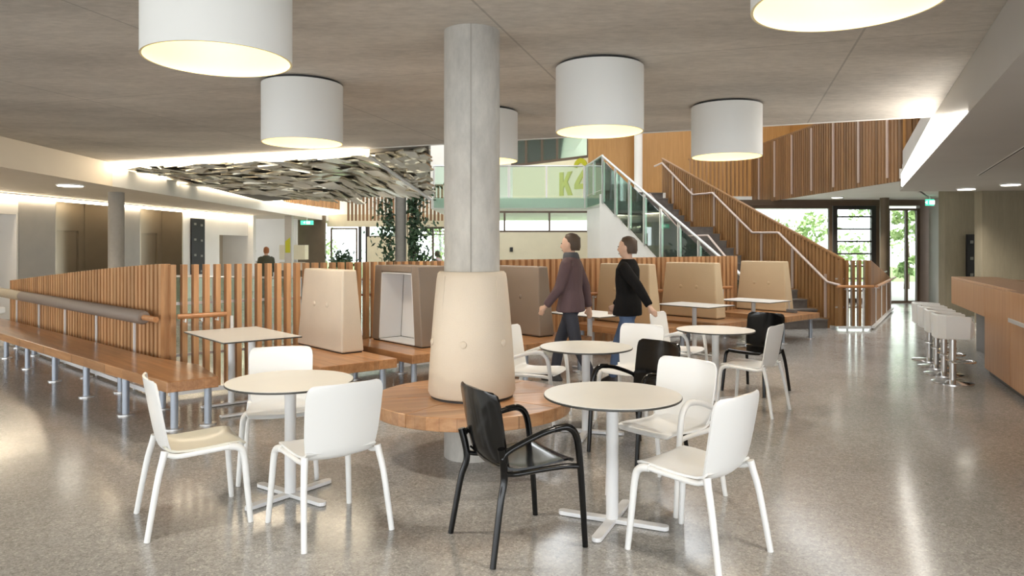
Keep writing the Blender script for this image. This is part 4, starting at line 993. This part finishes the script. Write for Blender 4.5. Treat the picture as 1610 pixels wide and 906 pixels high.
# ------------------------------------------------------------------ far furniture left
t = thing('wall_cabinet', 'cream topped brown cabinet by the far corridor', 'cabinet', (-9.0, 29.6, 0))
MB().box((0, 0, 0.5), (1.05, 0.5, 1.0)).build('body', 'brown_panel', t)
MB().box((0, -0.02, 1.42), (1.05, 0.5, 0.6)).build('upper_panel', 'cream_panel', t)
MB().box((-0.28, -0.26, 0.85), (0.46, 0.03, 0.34)).build('door', 'beige_paint', t); MB().box((0.28, -0.26, 0.85), (0.46, 0.03, 0.34)).build('door', 'beige_paint', t)
t = thing('coffee_machine', 'dark drinks machine standing in the far white corridor', 'machine', (-10.2, 27.5, 0))
MB().box((0, 0, 0.55), (0.7, 0.5, 1.1)).build('cabinet', 'grey_paint', t)
MB().box((0, -0.02, 1.28), (0.55, 0.4, 0.3)).build('housing', 'black_matte', t, bevel=0.02)
MB().box((0, -0.02, 1.48), (0.6, 0.42, 0.05)).build('tray', 'dark_frame', t)
t = thing('upholstered_seat', 'brown backed lounge seat at the far left edge', 'seat', (-10.9, 14.6, 0), 0.1)
MB().box((0, 0, 0.3), (0.7, 0.7, 0.14)).build('seat', 'white_metal', t, bevel=0.03)
MB().box((-0.3, 0.05, 0.75), (0.14, 0.6, 0.75)).build('backrest', 'brown_panel', t, bevel=0.03)
MB().box((0, 0, 0.12), (0.5, 0.5, 0.23)).build('base', 'grey_metal', t)
# ------------------------------------------------------------------ plants
def leaves(n, pos, size, seed):
    r = random.Random(seed); mb = MB()
    for i in range(n):
        c = Vector(pos(r)); s = size*r.uniform(0.6, 1.3)
        a = Vector((r.gauss(0, 1), r.gauss(0, 1), r.gauss(0, 1))).normalized(); b = a.cross(Vector((r.gauss(0, 1), r.gauss(0, 1), r.gauss(0, 1)))).normalized()
        mb.add([c-a*s, c+b*s*0.45, c+a*s, c-b*s*0.45], [(0, 1, 2, 3)])
    return mb
t = thing('climbing_plant', 'dark green climbing ivy wrapped round the far pier', 'plant', (-3.42, 22.0, 0))
def ivy(r):
    z = r.uniform(1.1, 3.6); side = r.choice((1, 1, -1)); w = 0.25+0.28*math.sin(z*3+side)**2
    return ((0.18+abs(r.gauss(0, w*0.75)))*side+(0.1 if side > 0 else 0), -0.2+r.gauss(0, 0.16), z)
o = leaves(1500, ivy, 0.09, 5).build('foliage', 'ivy_leaf', t); o['kind'] = 'stuff'
for dx in (-0.3, 0.28, 0.42):
    MB().tube(smooth_path([(dx*0.6, -0.2, 0.3), (dx, -0.22, 1.4), (dx*0.8, -0.2, 2.4), (dx*1.1, -0.18, 3.5)], 5), 0.012, 5).build('vine', 'bark', t)
t = thing('potted_plant', 'bushy potted plant before the far garden window', 'plant', (-6.15, 26.0, 0))
MB().lathe([(0.16, 0), (0.22, 0.45), (0.2, 0.45), (0.19, 0.4)], seg=20, cap1=True).build('pot', 'pot_white', t, True)
MB().tube([(0, 0, 0.4), (0.02, 0, 0.9)], 0.015, 5).build('stem', 'bark', t)
o = leaves(420, lambda r: (r.gauss(0, 0.2), r.gauss(0, 0.2), 1.05+r.gauss(0, 0.22)), 0.1, 8).build('foliage', 'ivy_leaf', t); o['kind'] = 'stuff'
def tree(label, x, y, h, w, seed, low=0.2, n=1000):
    t = thing('garden_tree', label, 'tree', (x, y, -0.1), group='trees outside the windows')
    MB().tube(smooth_path([(0, 0, 0), (0.06, 0.02, h*0.4), (-0.03, 0, h*0.8)], 4), [lerp(0.12, 0.03, i/8) for i in range(9)], 8).build('trunk', 'bark', t)
    rr = random.Random(seed); blobs = [(rr.uniform(-w, w)*0.7, rr.uniform(-w, w)*0.5, rr.uniform(low, 1.0)*h, rr.uniform(0.3, 0.6)*w) for _ in range(16)]
    def f(r):
        b = r.choice(blobs); d = Vector((r.gauss(0, 1), r.gauss(0, 1), r.gauss(0, 1))).normalized()*b[3]*r.uniform(0.5, 1)
        return (b[0]+d.x, b[1]+d.y, max(0.15, b[2]+d.z*0.8))
    o = leaves(n, f, 0.13, seed+50).build('foliage', 'tree_leaf', t); o['kind'] = 'stuff'
g = MB().prism([(-32, 33.3), (32, 33.3), (32, 80), (-32, 80)], 0.002, 0.02).build('garden_lawn', 'lawn'); g['kind'] = 'structure'
g = MB().prism([(5.5, 21.2), (32, 21.2), (32, 33.3), (5.5, 33.3)], 0.002, 0.02).build('garden_paving', 'paving'); g['kind'] = 'structure'
for i, (x, y, h, w, lab) in enumerate(((-10.5, 38, 4.5, 1.8, 'leafy tree outside the window left of the black glass door'), (-6.8, 41, 5.5, 2.2, 'leafy tree outside straight beyond the black glass door'), (-3.9, 38.5, 4.2, 1.6, 'leafy tree outside behind the planted pier'),
        (12.2, 30.5, 3.2, 1.6, 'light green shrub outside the wide window by the stair'), (15.6, 31, 4.6, 1.9, 'light green tree outside the barred window'), (17.6, 28.5, 4.8, 0.9, 'tall narrow tree outside the glazed door'), (15.2, 27.6, 3.4, 0.5, 'slim young tree just outside the glazed door'))):
    tree(lab, x, y, h, w, 20+i)
tag(MB().prism([(6.6, 23.5), (18, 23.5), (19, 26.0), (7.0, 26.0)], 3.0, 3.2).build('outer_canopy', 'white_paint'), 'flat grey canopy roof outside the wide window', 'canopy')
# ------------------------------------------------------------------ people
def rings(mb, pts, rads, seg=14, sq=0.8):
    mb.tube(pts, rads, seg, sq)
def remesh(o, vox=0.014, smooth=3):
    r = o.modifiers.new('remesh', 'REMESH'); r.mode = 'VOXEL'; r.voxel_size = vox; r.use_smooth_shade = True
    s = o.modifiers.new('smooth', 'SMOOTH'); s.factor = 0.5; s.iterations = smooth
def person(label, x, y, fx, fy, H, top, legs_m, hair, armL, armR, stride, scarf=None, vox=0.013):
    t = thing('person', label, 'person', (x, y, 0), math.atan2(fy, fx)-math.pi/2)
    k = H/1.75
    def S(p): return Vector(p)*k
    def loft(mb, pts, rx, ry, seg=16):
        vs = []; fs = []; n = len(pts)
        for p, a, b in zip(pts, rx, ry):
            for i in range(seg):
                w = 2*math.pi*i/seg; vs.append((p[0]*k+a*k*math.cos(w), p[1]*k+b*k*math.sin(w), p[2]*k))
        for j in range(n-1):
            for i in range(seg):
                i2 = (i+1) % seg; fs.append((j*seg+i, j*seg+i2, (j+1)*seg+i2, (j+1)*seg+i))
        fs += [tuple(range(seg-1, -1, -1)), tuple((n-1)*seg+i for i in range(seg))]
        mb.add(vs, fs)
    def legpath(s): 
        f = stride*s
        hip = (0.09*s, 0, 0.90); knee = (0.095*s, 0.16*f+0.05*abs(f), 0.49); ank = (0.095*s, 0.30*f-(0.05 if f < 0 else 0), 0.09)
        return hip, knee, ank
    body = MB()
    # torso, neck, head
    loft(body, [(0, 0, 0.88), (0, 0, 0.98), (0, 0.005, 1.10), (0, 0.01, 1.25), (0, 0.005, 1.38), (0, 0, 1.45), (0, 0, 1.49), (0, 0.01, 1.56)], [0.15, 0.16, 0.145, 0.165, 0.175, 0.12, 0.058, 0.05], [0.10, 0.11, 0.10, 0.115, 0.105, 0.08, 0.058, 0.05])
    loft(body, [(0, 0.03, 1.515), (0, 0.04, 1.53), (0, 0.03, 1.57), (0, 0.022, 1.63), (0, 0.015, 1.69), (0, 0.01, 1.735), (0, 0.005, 1.75)], [0.025, 0.05, 0.065, 0.074, 0.074, 0.05, 0.012], [0.03, 0.055, 0.08, 0.094, 0.094, 0.065, 0.015])
    loft(body, [(0, 0.112, 1.585), (0, 0.128, 1.60), (0, 0.112, 1.645)], [0.012, 0.016, 0.008], [0.014, 0.016, 0.01], 8)
    for s in (-1, 1):
        loft(body, [(0.076*s, 0.01, 1.59), (0.082*s, 0.005, 1.62), (0.078*s, 0.005, 1.65)], [0.008, 0.012, 0.01], [0.014, 0.022, 0.018], 8)
    arms = []
    for s, (sw, bend) in ((-1, armL), (1, armR)):
        sh = Vector((0.175*s, 0, 1.405)); el = sh+Vector((0.055*s, math.sin(sw)*0.29, -math.cos(sw)*0.29)); fa = sw+bend
        wr = el+Vector((0.015*s, math.sin(fa)*0.25, -math.cos(fa)*0.25)); dr = (wr-el).normalized()
        arms.append((sh, el, wr, dr))
        body.tube([S(sh), S(el), S(wr)], [0.05*k, 0.042*k, 0.028*k], 12)
        side = dr.cross(Vector((0, 1, 0))); side = Vector((s*1.0, 0, 0)) if side.length < 0.1 else side.normalized()
        fwd = side.cross(dr).normalized()
        if fwd.y < 0: fwd = -fwd
        pe = wr+dr*0.085
        body.tube([S(wr), S(wr+dr*0.04), S(pe)], [0.026*k, 0.038*k, 0.034*k], 10, 0.6)
        inw = Vector((-s, 0, 0))
        for i, fl in enumerate((0.068, 0.08, 0.076, 0.06)):
            b0 = pe+fwd*(0.030-0.02*i)-dr*0.01
            body.tube([S(b0), S(b0+dr*fl*0.5+inw*0.006), S(b0+dr*fl*0.95+inw*0.028)], [0.0095*k, 0.009*k, 0.0075*k], 8)
        tb = wr+dr*0.025+fwd*0.025
        body.tube([S(tb), S(tb+dr*0.03+fwd*0.025+inw*0.01), S(tb+dr*0.062+fwd*0.028+inw*0.02)], [0.012*k, 0.011*k, 0.008*k], 8)
    for s in (-1, 1):
        h, kn, an = legpath(s)
        body.tube([S(h), S(kn), S(an)], [0.08*k, 0.052*k, 0.036*k], 12)
        loft(body, [(an[0], an[1]+0.03, 0.02), (an[0], an[1]+0.03, 0.05), (an[0], an[1], 0.10)], [0.036, 0.036, 0.034], [0.10, 0.085, 0.04], 10)
    o = body.build('body', 'skin', t, True); remesh(o, vox)
    # jacket
    jk = MB()
    loft(jk, [(0, 0.01, 0.845), (0, 0.01, 0.87), (0, 0, 0.98), (0, 0.005, 1.10), (0, 0.01, 1.25), (0, 0.005, 1.38), (0, 0, 1.46), (0, 0, 1.50)], [0.215, 0.215, 0.205, 0.18, 0.19, 0.195, 0.13, 0.078], [0.165, 0.165, 0.15, 0.13, 0.135, 0.13, 0.10, 0.08])
    for sh, el, wr, dr in arms:
        jk.tube([S(sh+Vector((-0.04*(1 if sh.x > 0 else -1), 0, 0.01))), S(sh), S(el), S(wr)], [0.07*k, 0.075*k, 0.062*k, 0.047*k], 12)
    o = jk.build('jacket', top, t, True); remesh(o, vox)
    tr = MB()
    for s in (-1, 1):
        h, kn, an = legpath(s)
        tr.tube([S((h[0], h[1], 0.97)), S(h), S(kn), S((an[0], an[1], an[2]+0.0))], [0.085*k, 0.09*k, 0.072*k, 0.055*k], 12)
    loft(tr, [(0, 0, 0.84), (0, 0, 0.93), (0, 0, 1.0)], [0.15, 0.17, 0.165], [0.11, 0.12, 0.115])
    o = tr.build('trousers', legs_m, t, True); remesh(o, vox)
    for s in (-1, 1):
        h, kn, an = legpath(s); sm = MB()
        loft(sm, [(an[0], an[1]+0.035, 0.0), (an[0], an[1]+0.035, 0.02), (an[0], an[1]+0.03, 0.06), (an[0], an[1]-0.01, 0.11)], [0.044, 0.046, 0.042, 0.045], [0.135, 0.14, 0.11, 0.055], 14)
        sm.build('shoe', 'shoe_leather', t, True)
    hm = MB()
    loft(hm, [(0, -0.045, 1.56), (0, -0.04, 1.60), (0, -0.022, 1.66), (0, -0.012, 1.71), (0, -0.002, 1.75), (0, 0, 1.768)], [0.06, 0.08, 0.086, 0.08, 0.055, 0.012], [0.055, 0.07, 0.087, 0.097, 0.068, 0.015])
    o = hm.build('hair', hair, t, True)
    fc = MB()
    for s in (-1, 1): loft(fc, [(0.03*s, 0.108, 1.638), (0.03*s, 0.113, 1.643), (0.03*s, 0.108, 1.648)], [0.012, 0.014, 0.012], [0.004, 0.005, 0.004], 8)
    fc.build('eyes', 'coat_black', t)
    mo = MB(); loft(mo, [(0, 0.108, 1.556), (0, 0.112, 1.56), (0, 0.108, 1.564)], [0.02, 0.023, 0.02], [0.006, 0.007, 0.006], 8); mo.build('mouth', 'jacket_plum', t)
    if scarf:
        sf = MB(); loft(sf, [(0, 0.0, 1.44), (0, 0.0, 1.47), (0, 0.005, 1.52), (0, 0.005, 1.54)], [0.10, 0.105, 0.085, 0.07], [0.09, 0.1, 0.09, 0.075]); sf.build('scarf', scarf, t, True)
    return t
person('person walking in a black jacket and jeans, arm swung back', 1.33, 8.2, -0.8, 0.45, 1.72, 'coat_black', 'denim', 'hair_brown', (-0.75, 0.15), (0.35, 0.3), 0.75)
person('person walking in a plum jacket and dark trousers near the taupe divider', 0.70, 8.45, -0.85, 0.35, 1.76, 'jacket_plum', 'navy_cloth', 'hair_brown', (0.25, 0.4), (-0.35, 0.2), 0.8, 'scarf_slate')
person('ginger haired person in olive top beyond the fence', -7.0, 20.4, -0.5, 0.85, 1.62, 'olive_cloth', 'navy_cloth', 'hair_ginger', (0.2, 0.8), (0.2, 0.8), 0.1, vox=0.02)
person('dark haired person in pink shirt at the far garden window', -2.35, 22.6, 0.7, 0.7, 1.50, 'pink_shirt', 'navy_cloth', 'hair_brown', (0.1, 0.3), (0.1, 0.3), 0.1, vox=0.02)
